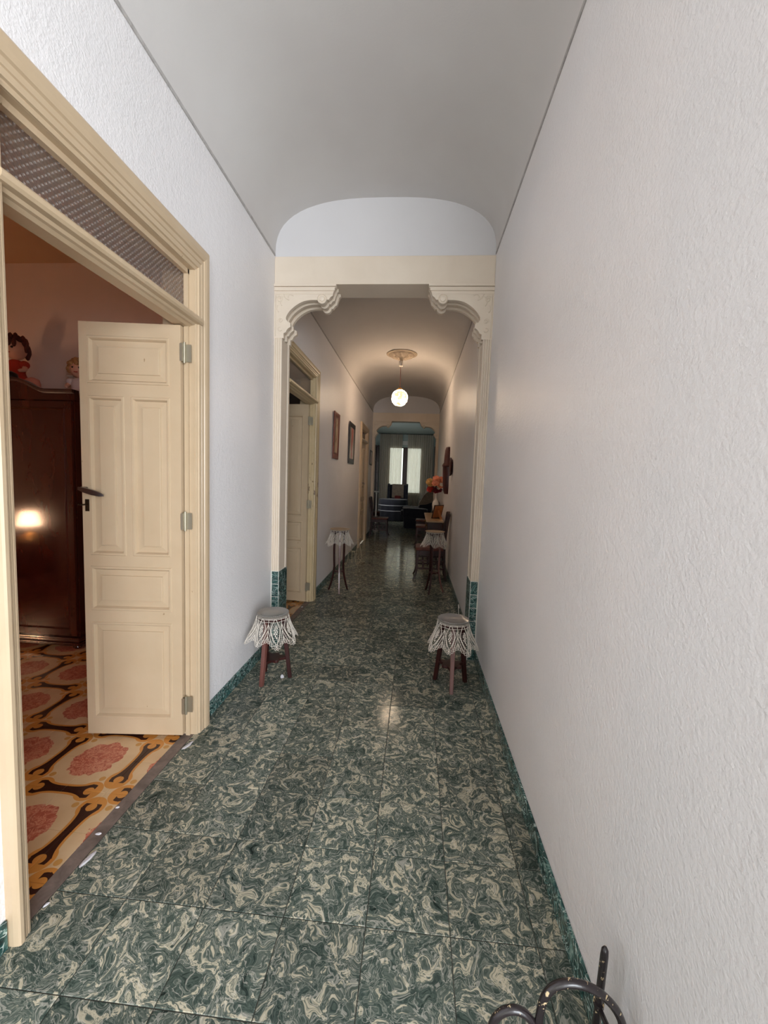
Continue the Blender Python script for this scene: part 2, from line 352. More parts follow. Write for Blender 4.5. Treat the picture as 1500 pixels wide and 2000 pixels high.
def globe_mat():
    t = NT('lit_marbled_globe'); n = t.noise(t.coord(), 13, 3, 0.6, 1.5)
    t.set(col=(0.9,0.82,0.7,1), rough=0.2, ecol=t.ramp(n, [(0.40, (1.0,0.62,0.32,1)), (0.52, (1.0,0.74,0.50,1))]), emit=t.ramp(n, [(0.36, (0.9,)*3), (0.44, (4,)*3), (0.55, (1,)*3)]))
    e = t.math('MULTIPLY', t.math('POWER', n, 1.0), 0.0)
    st = t.math('ADD', 1.1, t.math('MULTIPLY', t.math('MULTIPLY', t.math('SUBTRACT', n, 0.49, clamp=True), 9.0, clamp=True), 88.0))
    t.put(t.b.inputs['Emission Strength'], st); return t.m
M['globe'] = globe_mat()
M['shade'] = NT('lit_lamp_shade').set(col=(0.9,0.7,0.45,1), rough=0.8, ecol=(1.0,0.60,0.36,1), emit=62.0).m
M['crystal'] = NT('cut_glass').set(col=(0.9,0.9,0.92,1), rough=0.08, metal=0.0, spec=0.8).m

# ================================================================== SETTING
# ---- corridor walls
def wall_with_openings(x0, x1, y0, y1, z1, ops):
    m = MB(); y = y0
    for a, b, h in ops:
        m.box(x0, x1, y, a, 0, z1); m.box(x0, x1, a, b, h, z1); y = b
    return m.box(x0, x1, y, y1, 0, z1)
D1 = dict(y0=1.045, y1=2.005, zt=2.40); D2 = dict(y0=3.47, y1=4.41, zt=2.47); D3 = dict(y0=8.19, y1=9.13, zt=2.42)
struct('wall_left', wall_with_openings(XL-TW, XL, YB, YF+0.2, 3.62, [(d['y0'], d['y1'], d['zt']) for d in (D1, D2, D3)]), M['wall'], 'left corridor wall of white stucco with three cream doorways', 'wall')
struct('wall_right', box(XR, XR+TW, VYR, YF+0.2, 0, 3.62), M['wall'], 'long blank right corridor wall of white textured stucco', 'wall')
struct('wall_front', MB().box(VX0-TW, VX1+TW, VY-0.15, VY, 2.9, 3.62).box(-0.85, 0.3, VY-0.15, VY, 0, 2.9).box(VX0-TW, -4.1, VY-0.15, VY, 0, 2.9).box(3.6, VX1+TW, VY-0.15, VY, 0, 2.9), M['wall'], 'street wall behind the viewer with two wide bright openings', 'wall')
struct('wall_left', MB().box(VX0-TW, VX0, VY, YB, 0, 3.62).box(VX0-TW, XL-TW, YB-0.1, YB, 0, 3.62), M['wall'], 'left walls of the bright vestibule behind the viewer', 'wall')
struct('wall_right', MB().box(VX1, VX1+TW, VY, VYR, 0, 3.62).box(XR+TW, VX1+TW, VYR, VYR+0.15, 0, 3.62), M['wall'], 'right side walls of the vestibule behind the viewer', 'wall')
struct('ceiling', MB().box(VX0-TW, VX1+TW, VY-0.15, YB, 3.50, 3.62).box(XR, VX1+TW, YB, VYR, 3.50, 3.62).box(XR, XR+0.05, YB, VYR, ZS, 3.5), M['ceil'], 'flat ceiling of the vestibule behind the viewer', 'ceiling')
struct('floor', MB().box(VX0, VX1, VY-0.15, YB, -0.12, 0.0).box(XR, VX1, YB, VYR, -0.12, 0), M['floor'], 'tiled floor of the vestibule behind the viewer', 'floor')

# ---- vaulted ceiling
def vault_sec(n=28):
    out = []; hw = (XR-XL)/2; cx = (XR+XL)/2; e = 2.7
    for i in range(n+1):
        a = PI*i/n; c, s_ = math.cos(a), math.sin(a)
        out.append((cx-hw*math.copysign(abs(c)**(2/e), c), ZS+0.408*abs(s_)**(2/e)))
    return out
def vault(y0, y1):
    sec = vault_sec(); return MB().grid([[(x, y, z) for x, z in sec] for y in (y0, y1)])
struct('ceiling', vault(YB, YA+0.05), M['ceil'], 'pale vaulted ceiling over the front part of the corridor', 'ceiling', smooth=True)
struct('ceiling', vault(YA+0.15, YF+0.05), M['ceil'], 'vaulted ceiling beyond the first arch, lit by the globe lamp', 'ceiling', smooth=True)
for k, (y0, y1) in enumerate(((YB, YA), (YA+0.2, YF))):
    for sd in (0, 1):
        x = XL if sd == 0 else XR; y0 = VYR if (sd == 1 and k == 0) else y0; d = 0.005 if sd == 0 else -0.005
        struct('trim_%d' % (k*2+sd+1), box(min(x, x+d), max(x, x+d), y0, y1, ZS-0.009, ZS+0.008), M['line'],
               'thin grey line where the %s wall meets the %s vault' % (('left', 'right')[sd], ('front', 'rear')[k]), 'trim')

# ---- floor of marbled tiles, one object per tile
PX, PY, X0T, Y0T = 0.2635, 0.252, -0.102, 1.161
flo = struct('floor', box(XL, XR, YB, YF+0.2, -0.12, -0.0022), M['grout'], 'corridor floor of green and cream marbled tiles', 'floor')
def tile_mesh(name, w, h, t, b, mat):
    m = MB(); i = b
    m.loft([[(-w/2,-h/2,-t),(w/2,-h/2,-t),(w/2,h/2,-t),(-w/2,h/2,-t)], [(-w/2,-h/2,-b*0.6),(w/2,-h/2,-b*0.6),(w/2,h/2,-b*0.6),(-w/2,h/2,-b*0.6)],
            [(-w/2+i,-h/2+i,0),(w/2-i,-h/2+i,0),(w/2-i,h/2-i,0),(-w/2+i,h/2-i,0)]])
    return m
cache = {}
def tile(parent, w, h, t, b, mat, name, loc, rot=(0,0,0)):
    k = (round(w,4), round(h,4), mat.name)
    if k not in cache:
        o = tile_mesh(name, w, h, t, b, mat).build(name, mat, parent); cache[k] = o
    else: o = bpy.data.objects.new(name, cache[k].data); COL.objects.link(o); o.parent = parent
    o.location = loc; o.rotation_euler = rot; return o
xs = []
x = X0T-4*PX
while x < XR:
    a, b = max(x, XL+0.001), min(x+PX, XR-0.001)
    if b-a > 0.02: xs.append((a, b))
    x += PX
NROW = 41
for j in range(NROW):
    y = Y0T+PY*(j-4)
    for a, b in xs:
        tile(flo, b-a-0.0028, PY-0.0028, 0.004, 0.0014, M['floor'], 'tile', ((a+b)/2, y+PY/2, random.uniform(-0.0004, 0.0003)),
             (random.uniform(-.0022,.0022), random.uniform(-.0022,.0022), 0))
yend = Y0T+PY*(NROW-4); yst = Y0T-4*PY
rest = MB()
for y0, y1 in ((YB+0.002, yst), (yend, YF+0.2)):
    y = y0
    while y < y1-0.02:
        for a, b in xs: rest.box(a+0.0008, b-0.0008, y+0.0008, min(y+PY, y1)-0.0008, -0.01, 0)
        y += PY
tag(rest.build('tile_field', M['floor'], flo), kind='stuff')

# ---- skirting boards of teal tiles
def skirting(name, x, sign, spans, label):
    b = MB()
    for y0, y1 in spans: b.box(min(x, x+sign*0.004), max(x, x+sign*0.004), y0, y1, 0, 0.084)
    e = struct(name, b, M['whitegrout'], label, 'baseboard')
    for y0, y1 in spans:
        y = y0
        while y < y1-0.03:
            L = min(0.2, y1-y)
            tile(e, 0.0865, L-0.003, 0.009, 0.0015, M['teal'], 'tile', (x+sign*0.010, y+L/2, 0.0438), (0, sign*PI/2, 0)); y += 0.2
    return e
skirting('baseboard_left', XL, 1, [(-0.69, 0.994), (2.118, YA), (4.545, 8.06), (9.27, YF)], 'teal marbled tile skirting along the left wall')
skirting('baseboard_right', XR, -1, [(0.44, YA), (YA+0.2, YF)], 'teal marbled tile skirting along the right wall')

# ---- doorways
def doorway(n, d, tn, tf, tt, mats, zbar, label, glass=True):
    y0, y1, zt = d['y0'], d['y1'], d['zt']
    e = tag(empty('door_%d' % n, (XL, (y0+y1)/2, 0)), label, 'door', kind='structure')
    L = Vector((XL, (y0+y1)/2, 0))
    def P(x, y, z): return (x-L.x, y-L.y, z)
    # architrave: moulded profile swept round the opening (offset fraction, projection)
    prof = [(-0.06, -0.02), (-0.06, 0.018), (0.0, 0.022), (0.05, 0.022), (0.07, 0.030), (0.22, 0.032), (0.25, 0.026), (0.28, 0.032), (0.42, 0.034), (0.45, 0.027), (0.5, 0.036), (0.66, 0.040), (0.86, 0.040), (0.94, 0.034), (1.0, 0.022), (1.0, 0.0)]
    path = []
    for f, p in prof:
        path.append([P(XL+p, y0-f*tn, 0), P(XL+p, y0-f*tn, zt+f*tt), P(XL+p, y1+f*tf, zt+f*tt), P(XL+p, y1+f*tf, 0)])
    m = MB(); m.grid([[path[i][j] for j in range(4)] for i in range(len(path))])
    m.build('architrave', mats[0], e, fix=True)
    MB().box(*[c for c in (-TW, 0.012, y0-0.002-L.y, y0+0.008-L.y, 0, zt)]).box(-TW, 0.012, y1-0.008-L.y, y1+0.002-L.y, 0, zt).box(-TW, 0.012, y0-L.y, y1-L.y, zt-0.008, zt+0.002).build('jamb', mats[1], e)
    # door stop frame seen behind the architrave
    MB().box(-0.034, -0.012, y1-0.02-L.y, y1-0.008-L.y, 0, zt-0.008).box(-0.034, -0.012, y0+0.008-L.y, y0+0.02-L.y, 0, zt-0.008).box(-0.034, -0.012, y0+0.008-L.y, y1-0.008-L.y, zt-0.03, zt-0.008).build('frame', mats[1], e)
    # transom bar with a rounded nose
    pr = [(-0.07, zbar-0.025), (-0.015, zbar-0.025), (0.0, zbar-0.018), (0.012, zbar-0.016), (0.020, zbar-0.008), (0.040, zbar-0.006), (0.048, zbar+0.002), (0.050, zbar+0.014), (0.044, zbar+0.022), (0.03, zbar+0.027), (0.0, zbar+0.040), (-0.02, zbar+0.050), (-0.07, zbar+0.050)]
    m = MB(); m.prism(pr, lambda a, b, t: (a, t-L.y, b), y0-0.02, y1+0.02); m.build('transom_bar', mats[0], e)
    if glass: MB().box(-0.040, -0.035, y0+0.02-L.y, y1-0.02-L.y, zbar+0.045, zt-0.02).build('transom_glass', M['bead_glass'], e)
    return e, L
def panel_mb(u0, u1, z0, z1, side, T):
    # raised-and-fielded panel drawn as nested rectangles; side = +1/-1 face of a leaf of thickness T lying in the u-z plane, depth along d
    steps = [(0.0, 0.0), (0.003, 0.004), (0.012, 0.004), (0.016, -0.003), (0.020, -0.012), (0.048, -0.0085), (0.050, -0.004), (0.056, -0.003)]
    m = MB(); r = []
    for i, d in steps: r.append([(u, side*(T/2+d), z) for u, z in ((u0+i, z0+i), (u1-i, z0+i), (u1-i, z1-i), (u0+i, z1-i))])
    m.loft(r, cap=False); n = len(m.v); m.f.append((n-4, n-3, n-2, n-1)); return m
def leaf(parent, w, z0, z1, panels, loc, rz, mat, T=0.036):
    # stiles and rails around the panel holes; local u = x from the hinge edge
    us = sorted({0, w} | {p[0] for p in panels} | {p[1] for p in panels}); zs = sorted({z0, z1} | {p[2] for p in panels} | {p[3] for p in panels})
    m = MB()
    for i in range(len(us)-1):
        for j in range(len(zs)-1):
            cu, cz = (us[i]+us[i+1])/2, (zs[j]+zs[j+1])/2
            if any(p[0] < cu < p[1] and p[2] < cz < p[3] for p in panels): continue
            for sd in (-1, 1): m.add([(us[i], sd*T/2, zs[j]), (us[i+1], sd*T/2, zs[j]), (us[i+1], sd*T/2, zs[j+1]), (us[i], sd*T/2, zs[j+1])], [(0,1,2,3) if sd < 0 else (3,2,1,0)])
    for a, b, c, d in ((0,w,z0,z0),(0,w,z1,z1)): m.add([(a,-T/2,c),(b,-T/2,c),(b,T/2,c),(a,T/2,c)], [(0,1,2,3)])
    for u in (0, w): m.add([(u,-T/2,z0),(u,T/2,z0),(u,T/2,z1),(u,-T/2,z1)], [(0,1,2,3)])
    lf = m.build('leaf', mat, parent, fix=False); lf.location = loc; lf.rotation_euler = (0,0,rz)
    for p in panels:
        mm = panel_mb(*p, -1, T); m2 = panel_mb(*p, 1, T); mm.add(m2.v, m2.f); mm.build('panel', mat, lf, fix=False)
    return lf
def flip(m, f):
    if f: m.v = [(x, -y, z) for x, y, z in m.v]
    return m
def hinge_set(lf, zs, f=False):
    for z in zs:
        m = MB(); m.lathe([(0.0, -0.052), (0.006, -0.05), (0.0065, 0.05), (0.0, 0.052)], 10, (-0.013, -0.008, z))
        m.box(-0.010, 0.004, -0.020, -0.017, z-0.042, z+0.042).box(-0.003, 0.0005, -0.018, 0.012, z-0.045, z+0.045)
        m.box(-0.044, -0.016, 0.0, 0.003, z-0.042, z+0.042)
        flip(m, f).build('hinge', M['hinge'], lf, smooth=True, auto=35)
def lever_set(lf, w, f=False):
    m = MB(); pl = [(w-0.018, -0.022, 1.312), (w-0.018, -0.052, 1.312)]
    m.tube([(w-0.022, -0.018, 1.305), (w-0.022, -0.062, 1.305)], 0.008, 8)
    m.loft([[(w-0.012-s*0.115, -0.062-dy+0.010*s, 1.305-s*0.032+dz) for dy, dz in ((-t*0.6,-t),(t*0.6,-t),(t*0.6,t),(-t*0.6,t))] for s, t in ((0,0.007),(0.25,0.012),(0.55,0.013),(0.85,0.010),(1.0,0.004))])
    flip(m, f).build('handle', M['steel'], lf, smooth=True, auto=50)
    k = MB(); k.tube([(w-0.024, -0.016, 1.225), (w-0.024, -0.045, 1.225)], 0.0035, 6)
    k.tube([(w-0.024+0.013*math.cos(a), -0.058+0.013*math.sin(a)*0.9, 1.225) for a in [i*PI/6 for i in range(13)]], 0.003, 6)
    k.box(w-0.034, w-0.014, -0.0195, -0.018, 1.19, 1.25); flip(k, f).build('key', M['key'], lf, smooth=True, auto=40)
P1 = [(0.055,0.454,1.822,2.05), (0.277,0.455,0.968,1.763), (0.053,0.244,0.968,1.763), (0.05,0.46,0.682,0.912), (0.05,0.46,0.104,0.622)]
d1, L1 = doorway(1, D1, 0.048, 0.105, 0.125, (M['paint'], M['paint']), 2.145, 'open cream panelled doorway with beaded glass transom nearest the viewer')
lf = leaf(d1, 0.492, 0.018, 2.115, P1, (-1.176-L1.x, 1.975-L1.y, 0), PI+math.atan2(0.05, 0.49), M['paint'])
lf.rotation_euler = (0, 0, PI+math.atan2(0.047, 0.489))
hinge_set(lf, (0.177, 1.153, 1.987), True); lever_set(lf, 0.492, True)
P2 = [(0.277,0.455,0.968,2.06), (0.053,0.244,0.968,2.06), (0.05,0.46,0.682,0.912), (0.05,0.46,0.104,0.622)]
d2, L2 = doorway(2, D2, 0.10, 0.135, 0.10, (M['paint_worn'], M['paint_worn']), 2.205, 'open cream doorway with chipped frame just behind the first arch')
lf = leaf(d2, 0.475, 0.018, 2.175, P2, (-1.178-L2.x, 4.368-L2.y, 0), PI-math.atan2(0.03, 0.49), M['paint'])
hinge_set(lf, (0.18, 1.1, 2.0), True)
d3, L3 = doorway(3, D3, 0.13, 0.14, 0.11, (M['paint'], M['paint']), 2.19, 'closed cream double door at the far end of the left wall')
for k, (yy, rz) in enumerate(((D3['y0']+0.022, PI/2), (D3['y1']-0.022, -PI/2))):
    lf = leaf(d3, 0.447, 0.018, 2.16, [(0.05,0.40,1.0,2.05), (0.05,0.40,0.7,0.93), (0.05,0.40,0.11,0.63)], (-1.172-L3.x, yy-L3.y, 0), rz, M['paint'])
    hinge_set(lf, (0.2, 1.12, 1.95), rz < 0)
    if k == 1: lever_set(lf, 0.447, True)

# thresholds between the two floors
def threshold(d, label, flakes):
    th = struct('trim_5', box(XL-0.055, XL, d['y0'], d['y1'], -0.12, 0.0), M['cement'], label, 'threshold')
    for fx, fy, a, b, r in flakes:
        n = 9; ph = [random.uniform(0.6, 1.1) for _ in range(n)]
        ring = [(fx+(a*math.cos(2*PI*i/n)*math.cos(r)-b*math.sin(2*PI*i/n)*math.sin(r))*ph[i], fy+(a*math.cos(2*PI*i/n)*math.sin(r)+b*math.sin(2*PI*i/n)*math.cos(r))*ph[i], 0.0) for i in range(n)]
        MB().loft([ring, [(fx+(x-fx)*0.6, fy+(y-fy)*0.6, 0.004) for x, y, z in ring]]).build('putty_splash', M['flake'], th)
threshold(D1, 'worn grey-brown cement threshold of the nearest doorway with white putty splashes', [(-1.118,1.905,0.045,0.011,1.25), (-1.125,1.27,0.045,0.012,1.45), (-1.185,1.50,0.011,0.006,0.6), (-1.165,1.375,0.016,0.007,0.4), (-1.13,1.115,0.012,0.005,1.3)])
threshold(D2, 'worn cement threshold of the doorway behind the first arch', [(-1.17,4.2,0.02,0.01,1.2)])

# ---- plaster arches
def inset(poly, d):
    n = len(poly); ar = sum(poly[i][0]*poly[(i+1) % n][1]-poly[(i+1) % n][0]*poly[i][1] for i in range(n)); sg = 1 if ar > 0 else -1; out = []
    for i in range(n):
        a, b, c = Vector(poly[i-1]), Vector(poly[i]), Vector(poly[(i+1) % n])
        t = ((b-a).normalized()+(c-b).normalized())
        t = t.normalized() if t.length > 1e-6 else (c-b).normalized()
        out.append((b.x-sg*t.y*d, b.y+sg*t.x*d))
    return out
CURVE = [(p.x, p.y) for p in spline([(0.336,2.742,0),(0.278,2.741,0),(0.227,2.731,0),(0.178,2.707,0),(0.131,2.67,0),(0.103,2.634,0),(0.093,2.607,0),(0.105,2.583,0)], 4)]
CORBEL = [(0,2.857),(0.481,2.857),(0.482,2.837),(0.472,2.833),(0.462,2.805),(0.460,2.80),(0.452,2.771),(0.440,2.766),(0.432,2.757),(0.424,2.744),(0.4095,2.744)] + arc(0.3735,2.747,0.036,-8,-172,12) + CURVE + [(0.128,2.572),(0.129,2.541),(0.113,2.533),(0.101,2.520),(0.094,2.505),(0.089,2.50),(0.077,2.497),(0.077,2.459),(0,2.459)]
CORE = [(0,2.857),(0.455,2.857),(0.440,2.785),(0.415,2.765)] + arc(0.3735,2.747,0.018,0,-165,10) + [(0.345,2.762)] + [(p.x, p.y) for p in spline([(0.30,2.760,0),(0.24,2.754,0),(0.175,2.73,0),(0.117,2.687,0),(0.085,2.640,0),(0.074,2.607,0)], 4)] + [(0.082,2.580),(0.105,2.568),(0.106,2.555),(0.080,2.530),(0.068,2.512),(0.058,2.505),(0.056,2.475),(0,2.475)]
def archway(Y, label):
    e = tag(empty('archway', ((XL+XR)/2, Y, 0)), label, 'arch', kind='structure'); cx = (XL+XR)/2; H = (XR-XL)/2
    MB().box(-H, H, 0, 0.235, 2.857, 3.060).build('beam', M['arch'], e, bevel=0.004)
    MB().box(-H, H, 0.012, 0.225, 3.060, 3.62).build('lunette', M['lunette'], e)
    for sd in (-1, 1):
        X = lambda s, sd=sd: sd*(H-s)
        m = MB()
        for y0, y1 in ((0.0, 0.032), (0.080, 0.104), (0.168, 0.2)): m.prism(CORBEL, lambda a, b, t: (X(a), t, b), y0, y1)
        m.prism(CORE, lambda a, b, t: (X(a), t, b), 0.006, 0.194)
        cb = m.build('corbel', M['arch'], e)
        m = MB()
        for s1, s0, z0, z1, p in ((0.481, 0, 2.838, 2.857, 0.014), (0.470, 0, 2.808, 2.833, 0.009), (0.455, 0.0, 2.785, 2.803, 0.003)):
            m.box(min(X(s0), X(s1)), max(X(s0), X(s1)), -p, 0.0, z0, z1)
        m.build('moulding', M['arch'], cb, bevel=0.002)
        m = MB(); c = (0.3735, 2.747); ring = lambda r, y: [(X(c[0]+r*math.cos(2*PI*k/20)), y, c[1]+r*math.sin(2*PI*k/20)) for k in range(20)]
        m.loft([ring(0.036, 0), ring(0.036, -0.010), ring(0.032, -0.013), ring(0.027, -0.008), ring(0.022, -0.008), ring(0.019, -0.016), ring(0.006, -0.020)])
        m.build('rosette', M['arch'], cb, smooth=True, auto=40)
        m = MB()
        def sp(cx_, cz, r0, r1, a0, a1, n=16): return [(X(cx_+(r0+(r1-r0)*i/n)*math.cos(math.radians(a0+(a1-a0)*i/n))), -0.0005, cz+(r0+(r1-r0)*i/n)*math.sin(math.radians(a0+(a1-a0)*i/n))) for i in range(n+1)]
        for q in (sp(0.042,2.748,0.006,0.024,0,520), sp(0.05,2.590,0.005,0.020,90,560), sp(0.09,2.71,0.03,0.06,200,110,10), sp(0.15,2.78,0.05,0.08,230,170,10), sp(0.055,2.66,0.02,0.05,200,120,8), sp(0.045,2.53,0.008,0.02,60,330,10), sp(0.12,2.76,0.01,0.03,180,20,10)):
            m.tube(q, [0.0038]*(len(q)-1)+[0.0015], 6)
        m.tube([(X(0.012), -0.0005, 2.47), (X(0.012), -0.0005, 2.775)], 0.003, 6)
        m.build('carved_relief', M['arch'], cb, smooth=True)
        prof = [(0,.004),(.004,0),(.011,0),(.014,.008),(.018,.008),(.021,0),(.028,0),(.031,.008),(.035,.008),(.038,0),(.045,0),(.048,.008),(.052,.008),(.055,0),(.062,0),(.064,.004),(.064,.03),(.058,.036),(.058,.164),(.064,.17),(.064,.2),(0,.2)]
        MB().prism(prof, lambda a, b, t: (X(a), b, t), 0.633, 2.459).build('pilaster', M['arch'], e)
        b = MB().box(min(X(0), X(.064)), max(X(0), X(.064)), 0.001, 0.2, 0, 0.633).build('pilaster_base', M['whitegrout'], e)
        for k in range(6): tile(b, 0.052, 0.1005, 0.006, 0.0012, M['teal'], 'tile', (X(0.0345), -0.003, 0.0535+k*0.105), (PI/2, 0, 0))
        for k in range(3): tile(b, 0.207, 0.196, 0.006, 0.0012, M['teal'], 'tile', (X(0.0645)-sd*0.003, 0.1, 0.106+k*0.21), (0, -sd*PI/2, 0))
    return e
archway(YA, 'nearest cream plaster arch with scrolled corbels and teal tiled feet')
archway(YF, 'far plaster arch with scrolled corbels at the end of the corridor')

# ---- bedroom behind the nearest doorway
BX0, BX1, BY0, BY1, BZ = -5.3, XL-TW, -0.6, 3.42, 3.16
bf = struct('floor', box(BX0, XL-0.055, BY0, BY1, -0.12, -0.0022), M['grout'], 'bedroom floor of red, cream and brown patterned cement tiles', 'floor')
T = 0.195
inner = lambda x, y: x > -3.25 and 0.85 < y < 3.0
field = MB(); i0 = math.floor((BX0+1.292)/T); x = -1.292+i0*T
while x < XL-0.056:
    y = 1.567-math.ceil((1.567-BY0)/T)*T
    while y < BY1-0.001:
        a, b, c, d = max(x, BX0), min(x+T, XL-0.056), max(y, BY0), min(y+T, BY1)
        if b-a > 0.01 and d-c > 0.01:
            if inner((a+b)/2, (c+d)/2): tile(bf, b-a-0.0012, d-c-0.0012, 0.004, 0.0010, M['pattern'], 'tile', ((a+b)/2, (c+d)/2, random.uniform(-.0004,.0002)))
            else: field.box(a+.0006, b-.0006, c+.0006, d-.0006, -0.01, 0)
        y += T
    x += T
tag(field.build('tile_field', M['pattern'], bf), kind='stuff')
struct('wall_back', box(BX0, BX1, BY1, BY1+0.04, 0, 3.3), M['bed_wall'], 'pinkish plaster wall behind the wardrobe', 'wall')
struct('wall_left', box(BX0-0.1, BX0, BY0, BY1, 0, 3.3), M['bed_wall'], 'far side wall of the bedroom', 'wall')
struct('wall_front', box(BX0, BX1, BY0-0.1, BY0, 0, 3.3), M['bed_wall'], 'street wall of the bedroom', 'wall')
struct('wall_right', MB().box(BX1-0.012, BX1, BY0, D1['y0']-0.02, 0, 3.3).box(BX1-0.012, BX1, D1['y1']+0.02, BY1, 0, 3.3).box(BX1-0.012, BX1, D1['y0']-0.02, D1['y1']+0.02, D1['zt']+0.02, 3.3), M['bed_wall'], 'bedroom side of the wall around the nearest doorway', 'wall')
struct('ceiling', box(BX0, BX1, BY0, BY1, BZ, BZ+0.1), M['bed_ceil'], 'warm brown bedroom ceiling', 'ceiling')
# ---- dim room behind the second doorway
struct('floor', box(-4.2, XL-0.055, BY1+0.04, 10.37, -0.12, 0.0), M['pattern'], 'patterned tile floor of the dim room behind the first arch', 'floor')
struct('wall_back', MB().box(-4.2, BX1, 7.4, 7.5, 0, 3.3).box(-4.3, -4.2, BY1, 10.47, 0, 3.3).box(-4.3, -1.7, 10.37, 10.47, 0, 3.3), M['bed_wall'], 'walls of the dim room behind the first arch', 'wall')
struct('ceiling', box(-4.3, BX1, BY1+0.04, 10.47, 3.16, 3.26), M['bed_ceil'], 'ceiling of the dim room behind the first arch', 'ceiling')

# ---- living room beyond the far arch
LX0, LX1, LY0, LZ = -1.66, 1.7, YF+0.2, 3.22
struct('floor', box(LX0, LX1, LY0, YW, -0.12, 0.0), M['floor'], 'dim tiled floor of the living room', 'floor')
struct('ceiling', box(LX0-0.1, LX1+0.1, LY0, YW+0.1, LZ, LZ+0.1), M['liv_wall'], 'grey-green living room ceiling', 'ceiling')
struct('wall_left', box(LX0-0.1, LX0, LY0, YW, 0, LZ), M['liv_wall'], 'left living room wall', 'wall')
struct('wall_right', box(LX1, LX1+0.1, LY0, YW, 0, LZ), M['liv_wall'], 'right living room wall', 'wall')
struct('wall_front', MB().box(LX0-0.1, XL-TW, LY0-0.1, LY0, 0, LZ).box(XR+TW, LX1+0.1, LY0-0.1, LY0, 0, LZ), M['liv_wall'], 'living room wall either side of the far arch', 'wall')
WX0, WX1, WZ0, WZ1 = -1.10, 0.18, 0.86, 2.68
struct('wall_back', MB().box(LX0-0.1, WX0, YW, YW+0.1, 0, LZ).box(WX1, LX1+0.1, YW, YW+0.1, 0, LZ).box(WX0, WX1, YW, YW+0.1, WZ1, LZ).box(WX0, WX1, YW, YW+0.1, 0, WZ0), M['liv_wall'], 'living room end wall with the curtained window', 'wall')
w = tag(empty('window_1', ((WX0+WX1)/2, YW, WZ0)), 'tall bright window with a dark brown mullion behind sheer curtains', 'window', kind='structure')
hx, hz = (WX1-WX0)/2, WZ1-WZ0
MB().box(-hx, -hx+0.03, -0.02, 0.07, 0, hz).box(hx-0.03, hx, -0.02, 0.07, 0, hz).box(-hx, hx, -0.02, 0.07, hz-0.03, hz).box(-hx, hx, -0.02, 0.07, 0, 0.05).build('window_frame', M['darkwood'], w, bevel=0.004)
MB().box(-0.095, 0.095, -0.03, 0.07, 0.05, hz-0.03).build('mullion', M['darkwood'], w, bevel=0.006)
for sx in (-1, 1):
    a, b = sorted((sx*0.095, sx*(hx-0.03))); MB().box(a, b, 0.02, 0.026, 0.05, hz-0.03).build('pane', M['glass'], w)

# ================================================================== THINGS
# ---- pendant globe lamp and ceiling rosette
m = MB(); rings = []
for r, z, amp in ((0.255,3.476,0),(0.255,3.470,0),(0.235,3.466,0.0),(0.225,3.458,0.0),(0.205,3.462,0.0),(0.195,3.440,0.014),(0.165,3.424,0.02),(0.13,3.446,0.016),(0.10,3.420,0.016),(0.075,3.438,0.006),(0.05,3.425,0.0),(0.03,3.40,0.0),(0.022,3.36,0),(0.012,3.355,0)):
    rings.append([((r+amp*math.cos(8*2*PI*k/64))*math.cos(2*PI*k/64), (r+amp*math.cos(8*2*PI*k/64))*math.sin(2*PI*k/64), z-3.47+amp*0.5*math.cos(8*2*PI*k/64)) for k in range(64)])
ro = tag(m.loft(rings).build('ceiling_rosette', M['rosette'], None, smooth=True, auto=50, loc=(-0.318, 6.9, 3.466)), 'round moulded plaster rosette on the vault above the globe lamp', 'ceiling rosette')
pl = tag(empty('pendant_lamp', (-0.330, 6.9, 3.36)), 'lit marbled glass globe lamp hanging on a cord from the vault', 'lamp')
MB().lathe([(0.0,0.0),(0.034,0.0),(0.036,-0.01),(0.036,-0.075),(0.03,-0.085),(0.0,-0.085)], 20).build('ceiling_cup', M['ceramic'], pl, smooth=True, auto=40)
MB().tube([(0,0,-0.08), (0.002,0,-0.3), (-0.003,0,-0.455)], 0.0045, 8).build('cord', M['redwood'], pl, smooth=True)
MB().lathe([(0.0,-0.425),(0.012,-0.425),(0.045,-0.452),(0.05,-0.468),(0.0,-0.47)], 20).build('globe_cap', M['brass'], pl, smooth=True, auto=40)
MB().sphere((0,0,-0.598), 0.137, 32, 20).build('globe', M['globe'], pl, smooth=True)

